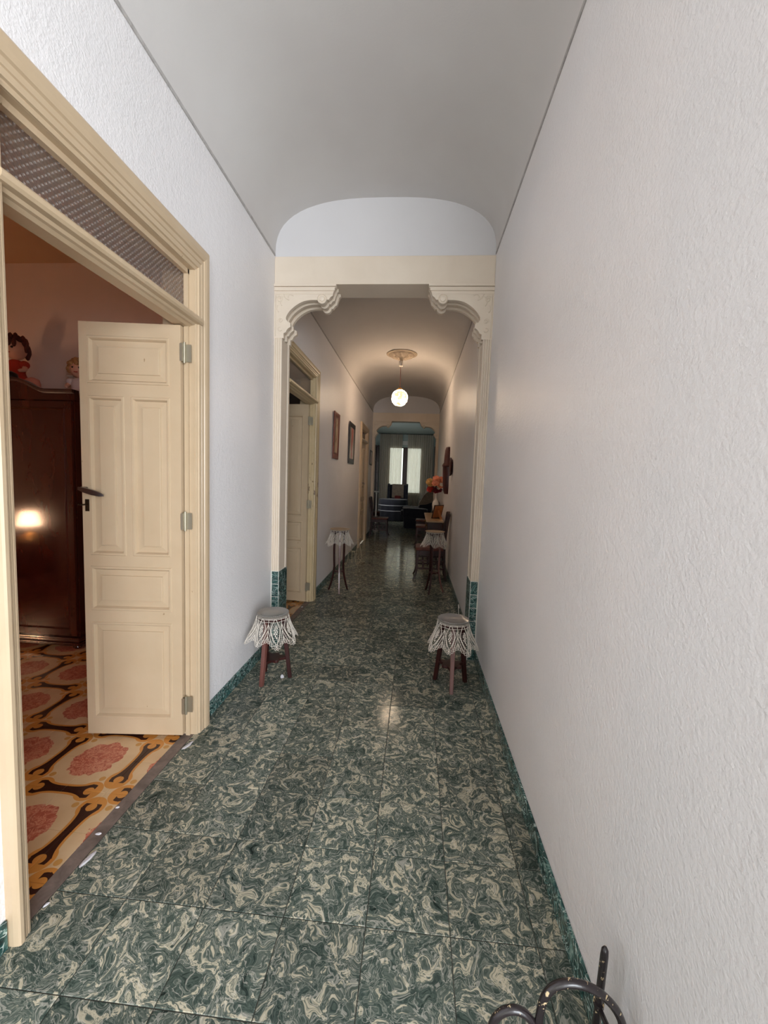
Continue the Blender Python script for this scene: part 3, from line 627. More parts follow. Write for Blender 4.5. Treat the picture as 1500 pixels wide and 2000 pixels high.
# ---- framed pictures on the left wall
def frame(label, y, z, w, h, fw, mat, pic, tilt, arched=False):
    e = tag(empty('picture_frame', (XL+0.004, y, z)), label, 'picture'); e.rotation_euler = (0, math.radians(tilt), 0)
    m = MB(); prof = [(0.0,0.0),(0.0,0.012),(fw*0.2,0.016),(fw*0.6,0.014),(fw*0.85,0.0115),(fw,0.010),(fw,0.004)]
    P = [[(p, sy*(w/2-o), sz*(h-2*o)/2+h/2) for sy, sz in ((-1,-1),(1,-1),(1,1),(-1,1),(-1,-1))] for o, p in prof]
    m.grid(P).build('frame', mat, e)
    iw, ih = w/2-fw, h/2-fw
    if arched:
        g = MB(); hole = [(iw*0.80*math.cos(a), h/2+ih*0.55+iw*0.80*math.sin(a)) for a in [PI*i/10 for i in range(11)]]+[(-iw*0.80, h/2-ih*0.9), (iw*0.80, h/2-ih*0.9)]
        out = [(iw*1.0*math.cos(a)/max(abs(math.cos(a)), abs(math.sin(a))), h/2+ih*0.35+(ih*0.65)*math.sin(a)/max(abs(math.cos(a)), abs(math.sin(a)))) for a in [PI*i/10 for i in range(11)]]+[(-iw, h/2-ih), (iw, h/2-ih)]
        n = len(out); g.add([(0.0115, a, b) for a, b in out]+[(0.0115, a, b) for a, b in hole]+[(0.0095, a, b) for a, b in hole], [(i, (i+1) % n, n+(i+1) % n, n+i) for i in range(n)]+[(n+i, n+(i+1) % n, 2*n+(i+1) % n, 2*n+i) for i in range(n)])
        g.build('mount', mat, e)
    MB().box(0.003, 0.0095, -iw, iw, h/2-ih, h/2+ih).build('picture', pic, e)
    MB().box(0.0005, 0.003, -w/2+0.004, w/2-0.004, 0.004, h-0.004).build('backboard', M['backing'], e)
    return e
frame('red-brown wooden frame with an arched mount, first picture on the left wall', 5.60, 1.66, 0.36, 0.63, 0.06, M['redwood'], M['pic_a'], 1.2, True)
frame('black framed print with a reddish figure, middle picture on the left wall', 6.95, 1.648, 0.58, 0.685, 0.085, M['black'], M['pic_b'], 1.2)
frame('small black frame with a white picture beside the far arch', 9.98, 1.735, 0.40, 0.36, 0.04, M['black'], M['mat_white'], 1.0)

# ---- wall ornaments on the right wall
m = MB(); secs = [(1.955,0.03,0.03),(1.945,0.06,0.045),(1.90,0.085,0.055),(1.80,0.10,0.062),(1.70,0.105,0.066),(1.665,0.13,0.084),(1.645,0.13,0.084),(1.63,0.11,0.078),(1.50,0.105,0.074),(1.40,0.095,0.070),(1.30,0.085,0.064),(1.24,0.07,0.056),(1.20,0.05,0.045)]
orn = tag(m.loft([[( -d*1.3*math.sin(a), w_*math.cos(a), z-1.2) for a in [PI*i/14 for i in range(15)]] for z, w_, d in secs]).build('wall_ornament', M['plaque'], None, smooth=True, auto=40, loc=(XR, 6.62, 1.2)), 'tall dark carved wooden ornament hanging on the right wall above the console table', 'wall ornament')
m = MB(); n = 40
def fl(k): return 1+0.03*math.cos(10*2*PI*k/n)
rr = [(0.0,0.0),(0.10,0.0),(0.134,0.026),(0.137,0.036),(0.125,0.034),(0.095,0.014),(0.05,0.012),(0.01,0.014)]
wp = tag(m.loft([[(-d, max(r,0.002)*fl(k)*math.cos(2*PI*k/n), max(r,0.002)*fl(k)*math.sin(2*PI*k/n)) for k in range(n)] for r, d in rr]).build('wall_plate', M['plaque'], None, smooth=True, auto=50, loc=(XR, 6.0, 1.615)), 'dark round wooden plate on the right wall, nearest the viewer', 'wall plate')

# ---- plant stands with crochet doilies and plates
def stand_proto(h, shelf, rtop, rfoot, curved):
    e = empty('plant_stand')
    MB().lathe([(0,h-0.024),(0.094,h-0.024),(0.102,h-0.018),(0.102,h-0.006),(0.096,h),(0,h)], 32).build('top', M['mahog'], e, smooth=True, auto=40)
    for k in range(3):
        a = 2*PI*k/3; n = 12; path = []; wd = []
        for i in range(n+1):
            t = i/n; z = (h-0.02)*(1-t)
            if curved: r = rtop+(rfoot-rtop)*max(0, (t-0.55)/0.45)**1.7+0.008*math.sin(PI*min(1, t/0.6))
            else: r = rtop+(rfoot-rtop)*t+0.008*max(0, t-0.6)**1.2
            path.append((r*math.cos(a), r*math.sin(a), z)); wd.append((0.029, 0.022)[curved]*(1-0.18*abs(t-0.3)))
        MB().sweep_up(path, wd, wd, a).build('leg', M['mahog_reflection'] if k == 0 else M['mahog'], e, bevel=0.003)  # first leg takes the painted reflection tone
    rs = rtop+(rfoot-rtop)*((h-shelf)/h if not curved else max(0, ((h-shelf)/h-0.55)/0.45)**1.7)
    poly = []
    for k in range(3):
        a0 = 2*PI*k/3
        for i in range(12):
            t = i/12; a = a0+2*PI/3*t; lin = rs*0.5/math.cos(abs(t-0.5)*2*PI/3)  # chord of the triangle
            wav = 0.012*math.cos(2*PI*t*2) if 0 < i else 0.0
            poly.append(((lin+wav+0.012*math.sin(PI*t))*math.cos(a), (lin+wav+0.012*math.sin(PI*t))*math.sin(a)))
    MB().prism(poly, lambda a, b, t: (a, b, t), shelf-0.009, shelf+0.009).build('shelf', M['mahog'], e, bevel=0.002)
    return e
def doily_mesh():
    N, T_ = 128, 15; A = 8
    def S_(th, t, off=0.0):
        c = math.cos(A*th); c2 = math.cos(A*th*0.5+1.1)
        L = 0.158*(1+0.10*c+0.06*math.sin(3*th+0.6)); d = t*L
        r = 0.104+off+0.055*t**1.25+0.014*t*c+0.007*t*c2+0.006*t*math.sin(3*th)
        return (r*math.cos(th), r*math.sin(th), 0.0035-d*(0.93 if t > 0 else 0)-0.010*min(1, t*8))
    return N, T_, A, S_
def doily_proto():
    N, T_, A, S_ = doily_mesh(); root = empty('doily')
    TH = lambda i: 2*PI*i/N
    # flat centre that lies under the plate
    MB().loft([[(r*math.cos(2*PI*k/48), r*math.sin(2*PI*k/48), z) for k in range(48)] for r, z in ((0.03,0.0008),(0.103,0.0008),(0.104,0.003),(0.03,0.003))]).build('centre', M['lace'], root)
    g = MB(); pts = [S_(TH(i), j/T_) for j in range(T_+1) for i in range(N)]; g.v = pts
    dense = MB(); sparse_f = []
    def in_leaf(i, j):
        ph = ((i+0.5)/N*A+0.5) % 1-0.5; t = (j+0.5)/T_
        return abs(ph) < 0.15*math.sin(PI*min(1, max(0, (t-0.16)/0.50)))**0.8 if 0.16 < t < 0.66 else False
    for j in range(T_):
        for i in range(N):
            a = j*N+i; b = j*N+(i+1) % N; q = (a, b, b+N, a+N)
            if in_leaf(i, j) and (i+j) % 2: dense.f.append(q)
            else: sparse_f.append((a, b, b+N, a+N) if True else None)
    # fine thread net: diamonds made of every second diagonal
    net = MB(); cnt = 0
    for j in range(1, T_):
        for i in range(0, N, 2):
            o = j % 2
            p = S_(TH(i+o), j/T_); q1 = S_(TH(i+o+1), (j+1)/T_); q2 = S_(TH(i+o-1), (j+1)/T_)
            if j/T_ > 0.80:
                net.tube([p, q1], 0.0011, 3, False); net.tube([p, q2], 0.0011, 3, False)
    tag(net.build('net', M['lace'], root), kind='stuff')
    dense.v = [S_(TH(i), j/T_) for j in range(T_+1) for i in range(N)]
    mm = MB()                                        # solid stitches of the pineapple motifs, with thickness
    for q in dense.f:
        P = [Vector(dense.v[k]) for k in q]; c = sum(P, Vector())/4; nrm = (P[1]-P[0]).cross(P[3]-P[0]).normalized()*0.0012
        P = [c+(p-c)*0.93 for p in P]; mm.loft([[tuple(p-nrm) for p in P], [tuple(p+nrm) for p in P]])
    tag(mm.build('pineapple_motif', M['lace'], root), kind='stuff')
    ribs = MB()
    for k in range(A):
        th0 = 2*PI*k/A; hf = PI/A
        for sg in (-1, 1):
            # petal outline hugging the pineapple, then running down to the hem
            ribs.tube([S_(th0+sg*hf*(0.06+0.60*math.sin(PI*min(1, t*1.2))**0.9*(1-0.25*t)), t, 0.0015) for t in [i/12 for i in range(13)]], 0.0021, 5)
            # chevrons rising to the centre line between two motifs
            for t0 in (0.20, 0.48, 0.74):
                L_ = (0.99-t0)/0.62
                ribs.tube([S_(th0+hf-sg*hf*0.72*s*min(1, L_), t0+s*min(0.62, 0.99-t0), 0.0015) for s in [i/6 for i in range(7)]], 0.0019, 4)
        ribs.tube([S_(th0+hf, t, 0.0015) for t in [i/8 for i in range(9)]], 0.0017, 4)
    for t, r_ in ((0.03, 0.0020), (0.10, 0.0013)): ribs.tube([S_(TH(i), t, 0.001) for i in range(0, N+1, 2)], r_, 4, False)
    for q in range(2, 13): ribs.tube([S_(TH(i), 0.1+q*0.068, 0.0) for i in range(0, N+1, 2)], 0.0007, 3, False)
    hem = MB()
    for i in range(0, N, 2):
        p, q = Vector(S_(TH(i), 1)), Vector(S_(TH(i+2), 1)); md = Vector(S_(TH(i+1), 1.06))
        hem.tube([p, (p+md)/2+Vector((0,0,-0.002)), md, (q+md)/2+Vector((0,0,-0.002)), q], 0.0016, 4, False)
    tag(ribs.build('rib', M['lace'], root, smooth=True), kind='stuff'); tag(hem.build('hem', M['lace'], root, smooth=True), kind='stuff')
    return root
def plate_proto():
    n = 96; prof = [(0.02,0.0,0),(0.062,0.0,0),(0.075,0.004,0),(0.104,0.013,1),(0.107,0.014,1),(0.105,0.0165,1),(0.076,0.0075,0.4),(0.066,0.0045,0),(0.02,0.0040,0)]
    m = MB().loft([[(r*math.cos(2*PI*k/n), r*math.sin(2*PI*k/n), z+a*0.0012*(1 if k % 2 else -1)) for k in range(n)] for r, z, a in prof])
    return m.build('plate', M['plate'], None, smooth=True, auto=25)
low = stand_proto(0.452, 0.145, 0.070, 0.118, 0); tall = stand_proto(0.762, 0.25, 0.062, 0.135, 1); dl = doily_proto(); pt = plate_proto()
disc = MB().lathe([(0,0.0),(0.100,0.0),(0.118,0.006),(0.120,0.012),(0.112,0.012),(0.10,0.008),(0,0.008)], 40).build('plate', M['tanplate'], None, smooth=True, auto=40)
SP = [('low', -0.940, 2.650, -105, 'left', 'nearest the viewer, before the left foot of the first arch'), ('low', 0.292, 2.735, 268, 'right', 'nearest the viewer, before the right foot of the first arch'),
      ('tall', -0.908, 4.892, 284, 'left', 'along the left wall past the chipped doorway'), ('tall', 0.262, 5.07, 8, 'right', 'on the right, before the mahogany chair')]
used = set()
for kind, x, y, an, sd, where in SP:
    src = low if kind == 'low' else tall; h = 0.452 if kind == 'low' else 0.762
    s_ = src if kind not in used else copy_tree(src)
    s_.location = (x, y, 0); s_.rotation_euler = (0, 0, math.radians(an))
    tag(s_, '%s three-legged mahogany plant stand %s' % ('low' if kind == 'low' else 'tall', where), 'plant stand', 'three-legged plant stands in the corridor')
    d_ = dl if not used else copy_tree(dl); d_.location = (x, y, h+0.0005); d_.rotation_euler = (0, 0, math.radians(an+22+len(SP)*3+(9 if sd == 'left' else 0)))
    tag(d_, 'white crochet doily on the %s %s stand' % (('nearest low', 'farther tall')[kind == 'tall'], sd), 'doily', 'crochet doilies on the plant stands')
    if kind == 'low':
        p_ = pt if kind not in used else copy_tree(pt); tag(p_, 'grey ribbed plate on the nearest low %s stand' % sd, 'plate', 'plates on the plant stands')
    else:
        p_ = disc if kind not in used else copy_tree(disc); tag(p_, 'flat tan plate on the farther tall %s stand' % sd, 'plate', 'plates on the plant stands')
    p_.location = (x, y, h+0.0045); p_.rotation_euler = (0, 0, 0.3); used.add(kind)

# ---- dining chairs
def chair_proto():
    e = empty('dining_chair')
    seat = [(-0.20,-0.185),(0.17,-0.215),(0.205,-0.20),(0.215,-0.16),(0.215,0.16),(0.205,0.20),(0.17,0.215),(-0.20,0.185)]
    m = MB(); m.loft([[(a*k, b*k, z) for a, b in seat] for k, z in ((0.98,0.425),(1.0,0.432),(1.0,0.452),(0.96,0.462),(0.5,0.466))]); m.build('seat', M['seat'], e, smooth=True, auto=40)
    a = MB(); a.box(0.165,0.19,-0.18,0.18,0.355,0.425).box(-0.195,-0.175,-0.165,0.165,0.355,0.425).box(-0.18,0.17,-0.188,-0.168,0.355,0.425).box(-0.18,0.17,0.168,0.188,0.355,0.425); a.build('seat_rail', M['mahog'], e, bevel=0.003)
    for sy in (-1, 1):
        p = [(0.175,sy*0.178,0.425),(0.185,sy*0.182,0.34),(0.188,sy*0.184,0.24),(0.190,sy*0.186,0.14),(0.205,sy*0.190,0.06),(0.232,sy*0.198,0.0)]
        MB().sweep_up(spline(p, 4), [0.042-0.016*min(1, i/14) for i in range(21)], [0.042-0.016*min(1, i/14) for i in range(21)]).build('leg', M['mahog'], e, bevel=0.004)
        p = [(-0.225,sy*0.175,0.0),(-0.20,sy*0.172,0.2),(-0.19,sy*0.172,0.42),(-0.197,sy*0.175,0.6),(-0.215,sy*0.182,0.8),(-0.235,sy*0.186,0.95)]
        MB().sweep_up(spline(p, 4), 0.030, 0.034).build('leg', M['mahog'], e, bevel=0.004)
        m = MB().box(-0.2,0.185,sy*0.176-0.009,sy*0.176+0.009,0.155,0.178).box(-0.2,0.185,sy*0.176-0.009,sy*0.176+0.009,0.265,0.285)
        for q in (-0.10, 0.0, 0.10): m.box(q-0.012, q+0.012, sy*0.176-0.006, sy*0.176+0.006, 0.178, 0.265)
        m.build('stretcher', M['mahog'], e, bevel=0.002)
    MB().box(0.178,0.196,-0.18,0.18,0.265,0.288).build('stretcher', M['mahog'], e, bevel=0.002)
    MB().loft([[(-0.232-0.012*math.cos(PI*t/2)+d, sy, z+0.018*math.cos(sy/0.19*PI/2)*b) for d, z, b in ((-0.011,0.885,0),(0.011,0.885,0),(0.011,0.955,1),(-0.011,0.955,1))] for sy, t in [(-0.19+0.38*i/10, abs(-1+2*i/10)) for i in range(11)]]).build('top_rail', M['mahog'], e, smooth=True, auto=40)
    MB().box(-0.212,-0.196,-0.172,0.172,0.60,0.635).build('back_rail', M['mahog'], e, bevel=0.003)
    for q in (-0.09, -0.03, 0.03, 0.09): MB().sweep_up([(-0.204,q,0.63),(-0.216,q,0.76),(-0.233,q,0.89)], 0.012, 0.022).build('spindle', M['mahog'], e)
    return e
ch = chair_proto()
for k, (x, y, rz, lab) in enumerate([(0.245, 5.86, PI, 'red-brown mahogany dining chair against the right wall, behind the tall stand'), (0.245, 8.62, PI, 'mahogany dining chair just past the console table'),
        (0.245, 9.93, PI-0.03, 'mahogany dining chair beside the right foot of the far arch'), (-0.865, 9.98, 0.0, 'dark mahogany dining chair against the left wall under the small black frame')]):
    c = ch if k == 0 else copy_tree(ch); c.location = (x, y, 0); c.rotation_euler = (0, 0, rz); tag(c, lab, 'chair', 'mahogany dining chairs in the corridor')

# ---- console table with its ornaments
t = tag(empty('console_table', (0.335, 7.45, 0)), 'long narrow red-brown console table with tan top against the right wall', 'table')
MB().box(-0.145, 0.14, -0.84, 0.84, 0.728, 0.756).build('table_top', M['tan_top'], t, bevel=0.006)
MB().box(-0.115, 0.125, -0.78, 0.78, 0.53, 0.728).build('apron', M['mahog'], t, bevel=0.003)
for yy in (-0.39, 0.39):
    d = MB().box(-0.124, -0.115, yy-0.34, yy+0.34, 0.555, 0.705).build('drawer', M['mahog'], t, bevel=0.003)
    MB().sphere((-0.134, yy, 0.63), 0.013, 10, 8).build('knob', M['brass'], d, smooth=True)
MB().box(-0.095, 0.105, -0.786, -0.78, 0.55, 0.71).build('end_panel', M['mahog'], t, bevel=0.002)
for sx in (-0.095, 0.105):
    for sy in (-0.755, 0.755): MB().sweep_up([(sx, sy, 0.53), (sx, sy, 0.3), (sx, sy, 0)], [0.045, 0.038, 0.028], [0.045, 0.038, 0.028]).build('leg', M['mahog'], t, bevel=0.003)
pf = tag(empty('photo_frame', (0.385, 7.08, 0.757), math.radians(38)), 'small black photo frame on the console table, seen from behind', 'photo frame')
w_, h_, le = 0.105, 0.235, math.tan(math.radians(17))
def lean(x, z, d): return (x, -z*le*0.95+d+0.02, z)
MB().loft([[lean(sx*w_, sz, d) for sx, sz in ((-1,0),(1,0),(1,h_),(-1,h_))] for d in (-0.006, 0.008)]).build('frame', M['black'], pf)
MB().loft([[lean(sx*(w_-0.014), sz, d) for sx, sz in ((-1,0.014),(1,0.014),(1,h_-0.014),(-1,h_-0.014))] for d in (-0.009, -0.006)]).build('backboard', M['backing'], pf)
MB().loft([[(-0.018,-0.02,0.165),(0.018,-0.02,0.165),(0.018,-0.014,0.165),(-0.018,-0.014,0.165)], [(-0.026,-0.115,0.0),(0.026,-0.115,0.0),(0.026,-0.109,0.0),(-0.026,-0.109,0.0)]]).build('strut', M['backing'], pf)
MB().loft([[lean(sx*(w_-0.016), sz, d) for sx, sz in ((-1,0.016),(1,0.016),(1,h_-0.016),(-1,h_-0.016))] for d in (0.008, 0.0095)]).build('picture', M['mat_white'], pf)
vs = tag(empty('vase', (0.385, 7.78, 0.757)), 'white ceramic vase with a slender neck on the console table', 'vase')
MB().lathe([(0,0),(0.038,0),(0.040,0.006),(0.034,0.02),(0.052,0.10),(0.066,0.18),(0.064,0.23),(0.046,0.275),(0.027,0.31),(0.022,0.35),(0.026,0.395),(0.036,0.415),(0.032,0.415),(0.028,0.412),(0.0,0.410)], 32).build('vase_body', M['ceramic'], vs, smooth=True)
def flower(parent, mat, c, r, n, name='flower'):
    m = MB()
    for lay, (k, rr, up) in enumerate(((n, 1.0, 0.15), (n-1, 0.72, 0.5), (max(3, n-3), 0.42, 0.85))):
        for i in range(k):
            a = 2*PI*(i+0.5*lay)/k; d = Vector((math.cos(a), math.sin(a), 0)); s_ = Vector((-math.sin(a), math.cos(a), 0)); R = r*rr
            P = [[Vector(c)+d*(R*(0.1+0.9*u)*math.cos(up*u))+s_*(R*0.5*v*math.sin(PI*(0.15+0.75*u)))+Vector((0,0,R*(u**1.3)*math.sin(up)+0.15*R*abs(v))) for v in (-1,0,1)] for u in (0,0.35,0.7,1)]
            m.grid(P)
    C_ = Vector(c); q = Vector((c[0]*4, -0.55+c[1]*3, 0.2+c[2]*1.5)).normalized().to_track_quat('Z', 'Y'); m.v = [tuple(C_+q @ (Vector(v)-C_)) for v in m.v]
    return m.build(name, mat, parent, smooth=True, fix=False)
bq = tag(empty('bouquet', (0.385, 7.78, 1.1725)), 'artificial bouquet of peach, red and ochre flowers in the white vase', 'flowers')
random.seed(5)
for mt, n, spread in (('peach', 15, 0.11), ('redpetal', 3, 0.12), ('yellowpetal', 7, 0.13), ('wine', 3, 0.09), ('petalwhite', 3, 0.13)):
    for i in range(n):
        if mt == 'peach': c = (random.uniform(-0.05,0.14), random.uniform(-0.12,0.07), random.uniform(0.15,0.27))
        elif mt == 'redpetal': c = (random.uniform(-0.13,-0.06), random.uniform(-0.1,0.05), random.uniform(0.06,0.16))
        elif mt == 'yellowpetal': c = (random.uniform(-0.14,-0.05), random.uniform(-0.1,0.05), random.uniform(0.16,0.25))
        elif mt == 'wine': c = (random.uniform(-0.01,0.05), random.uniform(-0.11,-0.06), random.uniform(0.05,0.09))
        else: c = (random.uniform(0.03,0.1), random.uniform(-0.12,-0.06), random.uniform(0.09,0.19))
        flower(bq, M[mt], c, random.uniform(0.055, 0.075) if mt != 'petalwhite' else 0.04, 7)
        MB().tube([(c[0]*0.05,c[1]*0.05,0.002), (c[0]*0.4, c[1]*0.4, c[2]*0.6), c], 0.003, 5).build('stem', M['leaf'], bq)
for i in range(16):
    a = random.uniform(0, 2*PI); L = random.uniform(0.10, 0.16); z = random.uniform(0.02, 0.16); d = Vector((math.cos(a)*0.85, math.sin(a), random.uniform(-0.1,0.7))).normalized(); s_ = d.cross(Vector((0,0,1))).normalized()
    MB().grid([[Vector((0,0,z))+d*(0.02+L*u)+s_*(0.022*v*math.sin(PI*(0.08+0.9*u)))-Vector((0,0,0.04*u*u)) for v in (-1,0,1)] for u in (0,0.3,0.6,0.85,1)]).build('leaf', M['leaf'], bq, smooth=True, fix=False)

# ---- wire stand by the left wall
ws = tag(empty('wire_stand', (-0.965, 6.50, 0)), 'pale scrolled wire plant stand on the floor by the left wall', 'stand')
ring = lambda r, z, cx=0, cy=0, n=20: [(cx+r*math.cos(2*PI*i/n), cy+r*math.sin(2*PI*i/n), z) for i in range(n+1)]
MB().tube(ring(0.055, 0.215, -0.03, -0.03), 0.004, 6).build('ring', M['wire'], ws, smooth=True)
for k in range(3):
    a = 2*PI*k/3-0.4; c, s_ = math.cos(a), math.sin(a)
    pr = [(0.055,0.215),(0.062,0.19),(0.066,0.12),(0.082,0.05),(0.098,0.012),(0.115,0.005),(0.125,0.02),(0.118,0.034),(0.106,0.03)]
    MB().tube(spline([(-0.03+r*c, -0.03+r*s_, z) for r, z in pr], 4), 0.004, 6).build('leg', M['wire'], ws, smooth=True)
fr = [(0.055,0.03,0.02),(0.075,0.03,0.005),(0.10,0.03,0.02),(0.10,0.03,0.05),(0.075,0.03,0.06),(0.062,0.03,0.045)]
MB().tube(spline([(0.028,0.05,0.13),(0.045,0.05,0.28),(0.062,0.05,0.40),(0.072,0.05,0.405),(0.085,0.05,0.33),(0.112,0.05,0.18),(0.122,0.05,0.11),(0.108,0.05,0.07),(0.075,0.05,0.085),(0.062,0.05,0.12),(0.08,0.05,0.14)], 5), 0.004, 6).build('handle', M['wire'], ws, smooth=True)
MB().tube(spline([(0.122,0.05,0.11),(0.105,0.05,0.05),(0.075,0.05,0.008),(0.055,0.05,0.02),(0.062,0.05,0.04)], 5), 0.004, 6).build('scroll', M['wire'], ws, smooth=True)
MB().tube(spline([(0.0,-0.02,0.36),(-0.04,-0.02,0.345),(-0.055,-0.03,0.30),(-0.03,-0.03,0.215)], 5)+[(0.0,-0.03,0.215)], 0.0035, 6).build('scroll', M['wire'], ws, smooth=True)
MB().tube([(0.0,-0.02,0.36),(0.066,0.05,0.395)], 0.0035, 6).build('cross_wire', M['wire'], ws, smooth=True)

# ---- wrought iron stand in the right foreground
ir = tag(empty('wrought_iron_stand', (0.40, 0.83, 0)), 'chipped black wrought-iron scroll stand by the right wall, cut by the lower edge', 'stand')
o = Vector((0.40, 0.83, 0)); rel = lambda L: [tuple(Vector(p)-o) for p in L]
MB().tube(rel([(0.4700,0.890,0.0),(0.4700,0.889,0.12),(0.4705,0.886,0.24),(0.4708,0.881,0.335),(0.4708,0.880,0.352),(0.4708,0.880,0.360)]), [0.0088,0.0088,0.0088,0.0088,0.0075,0.003], 12).build('rod', M['iron'], ir, smooth=True)
MB().tube(rel([(0.4702,0.8865,0.212),(0.4702,0.887,0.203)]), 0.0118, 12).build('collar', M['iron'], ir, smooth=True, auto=40)
MB().tube(spline(rel([(0.300,0.80,0.02),(0.306,0.80,0.14),(0.305,0.80,0.225),(0.310,0.80,0.305),(0.328,0.80,0.345),(0.358,0.80,0.361),(0.395,0.80,0.360),(0.432,0.803,0.340),(0.466,0.806,0.302),(0.484,0.808,0.255),(0.484,0.808,0.205),(0.464,0.806,0.175),(0.438,0.804,0.180),(0.430,0.803,0.205)]), 6), 0.0085, 12).build('scroll', M['iron'], ir, smooth=True)
MB().tube(spline(rel([(0.304,0.80,0.205),(0.300,0.80,0.243),(0.283,0.80,0.272),(0.258,0.80,0.284),(0.232,0.80,0.276),(0.214,0.80,0.254),(0.208,0.80,0.222),(0.220,0.80,0.196),(0.243,0.80,0.192)]), 6), 0.0085, 12).build('scroll', M['iron'], ir, smooth=True)
MB().tube(rel([(0.300,0.80,0.009),(0.40,0.84,0.009),(0.470,0.890,0.009)]), 0.0088, 10).build('foot_bar', M['iron'], ir, smooth=True)
MB().tube(rel([(0.42,0.78,0.009),(0.40,0.84,0.009),(0.33,0.90,0.009)]), 0.0088, 10).build('foot_bar', M['iron'], ir, smooth=True)
MB().tube(rel([(0.470,0.888,0.20),(0.475,0.85,0.20),(0.484,0.812,0.205)]), 0.0060, 8).build('cross_bar', M['iron'], ir, smooth=True)

# ---- small litter on the floor
tag(MB().loft([[(0.014*k*math.cos(a)*q, 0.010*k*math.sin(a)*q, z) for a, q in zip([2*PI*i/9 for i in range(9)], (1,.8,1.1,.9,1,.75,1.1,.95,.85))] for k, z in ((0.8,0),(1.0,0.008),(0.75,0.018),(0.3,0.024))]).build('paper_scrap', M['flake'], None, loc=(-0.875, 2.665, 0)), 'crumpled white scrap beside the foot of the low left stand', 'scrap')
tag(MB().tube(spline([(0.500,4.18,0.092),(0.494,4.22,0.12),(0.488,4.10,0.06),(0.488,3.95,0.03),(0.485,3.80,0.006)], 6), 0.0035, 6).build('cord', M['mat_white'], None, smooth=True), 'loose white cord hanging over the skirting of the right wall past the arch', 'cord')

# ================================================================== BEDROOM THINGS
wa = tag(empty('wardrobe', (-3.125, 3.12, 0)), 'large dark glossy walnut wardrobe with a curved pediment in the bedroom', 'wardrobe')
WH, WD, Fy = 0.58, 0.26, -0.27                      # half width, half depth, front plane
MB().box(-WH, WH, Fy+0.02, WD, 0.10, 1.93).build('body', M['wardrobe'], wa, bevel=0.004)
MB().box(-WH-0.015, WH+0.015, Fy-0.012, WD, 0.038, 0.062).box(-WH-0.006, WH+0.006, Fy-0.002, WD, 0.062, 0.082).box(-WH-0.012, WH+0.012, Fy-0.008, WD, 0.082, 0.10).build('base_moulding', M['wardrobe'], wa, bevel=0.005)
for sx in (-WH+0.05, WH-0.05):
    for sy in (Fy+0.05, WD-0.05): MB().lathe([(0,0),(0.022,0),(0.032,0.012),(0.026,0.04),(0,0.04)], 12, (sx, sy, 0)).build('foot', M['wardrobe'], wa, smooth=True, auto=40)
def ped(x): # height of pediment along x
    k = min(1, max(0, (abs(x)-0.15)/0.24)); return 2.055-0.080*(k*k*(3-2*k))
xsn = [-WH-0.03+(2*WH+0.06)*i/40 for i in range(41)]
m = MB(); m.loft([[(x, Fy-0.010, 1.90), (x, Fy-0.010, ped(x)), (x, Fy+0.03, ped(x)), (x, Fy+0.03, 1.90)] for x in xsn]); m.build('pediment', M['wardrobe'], wa)
m = MB(); m.loft([[(x, Fy-0.030, ped(x)-0.024), (x, Fy-0.034, ped(x)-0.012), (x, Fy-0.034, ped(x)+0.001), (x, Fy, ped(x)+0.001), (x, Fy-0.011, ped(x)-0.028)] for x in xsn]); m.build('cornice', M['darkwood'], wa, smooth=True, auto=45)
for sd in (-1, 1):
    a, b = sorted((sd*0.004, sd*(WH-0.006)))
    d = MB().box(a, b, Fy-0.004, Fy+0.02, 0.115, 1.895).build('door', M['wardrobe'], wa, bevel=0.003)
    q = MB(); r = []
    for i, dd in ((0.05, 0.004), (0.058, 0.010), (0.066, 0.004), (0.075, 0.003)): r.append([(x, Fy-dd, z) for x, z in ((a+i, 0.115+i), (b-i, 0.115+i), (b-i, 1.895-i), (a+i, 1.895-i))])
    q.loft(r, False); q.build('panel', M['wardrobe'], d)
    h = MB(); c0 = sd*0.035
    h.loft([[(c0+wd*s, Fy-0.004-t_, z) for s in (-1, 1)]+[(c0+wd*0.8, Fy-0.007-t_, z), (c0-wd*0.8, Fy-0.007-t_, z)] for z, wd, t_ in ((1.02,0.004,0),(1.04,0.012,0),(1.055,0.008,0),(1.08,0.018,0),(1.10,0.010,0),(1.12,0.017,0),(1.145,0.010,0),(1.165,0.004,0))])
    for zc in (1.04, 1.09, 1.135): h.sphere((c0, Fy-0.014, zc), 0.010, 10, 8)
    h.tube([(c0, Fy-0.016, 1.135), (c0, Fy-0.03, 1.11), (c0, Fy-0.03, 1.07), (c0, Fy-0.016, 1.04)], 0.005, 8)
    h.build('handle', M['brass'], d, smooth=True, auto=40)

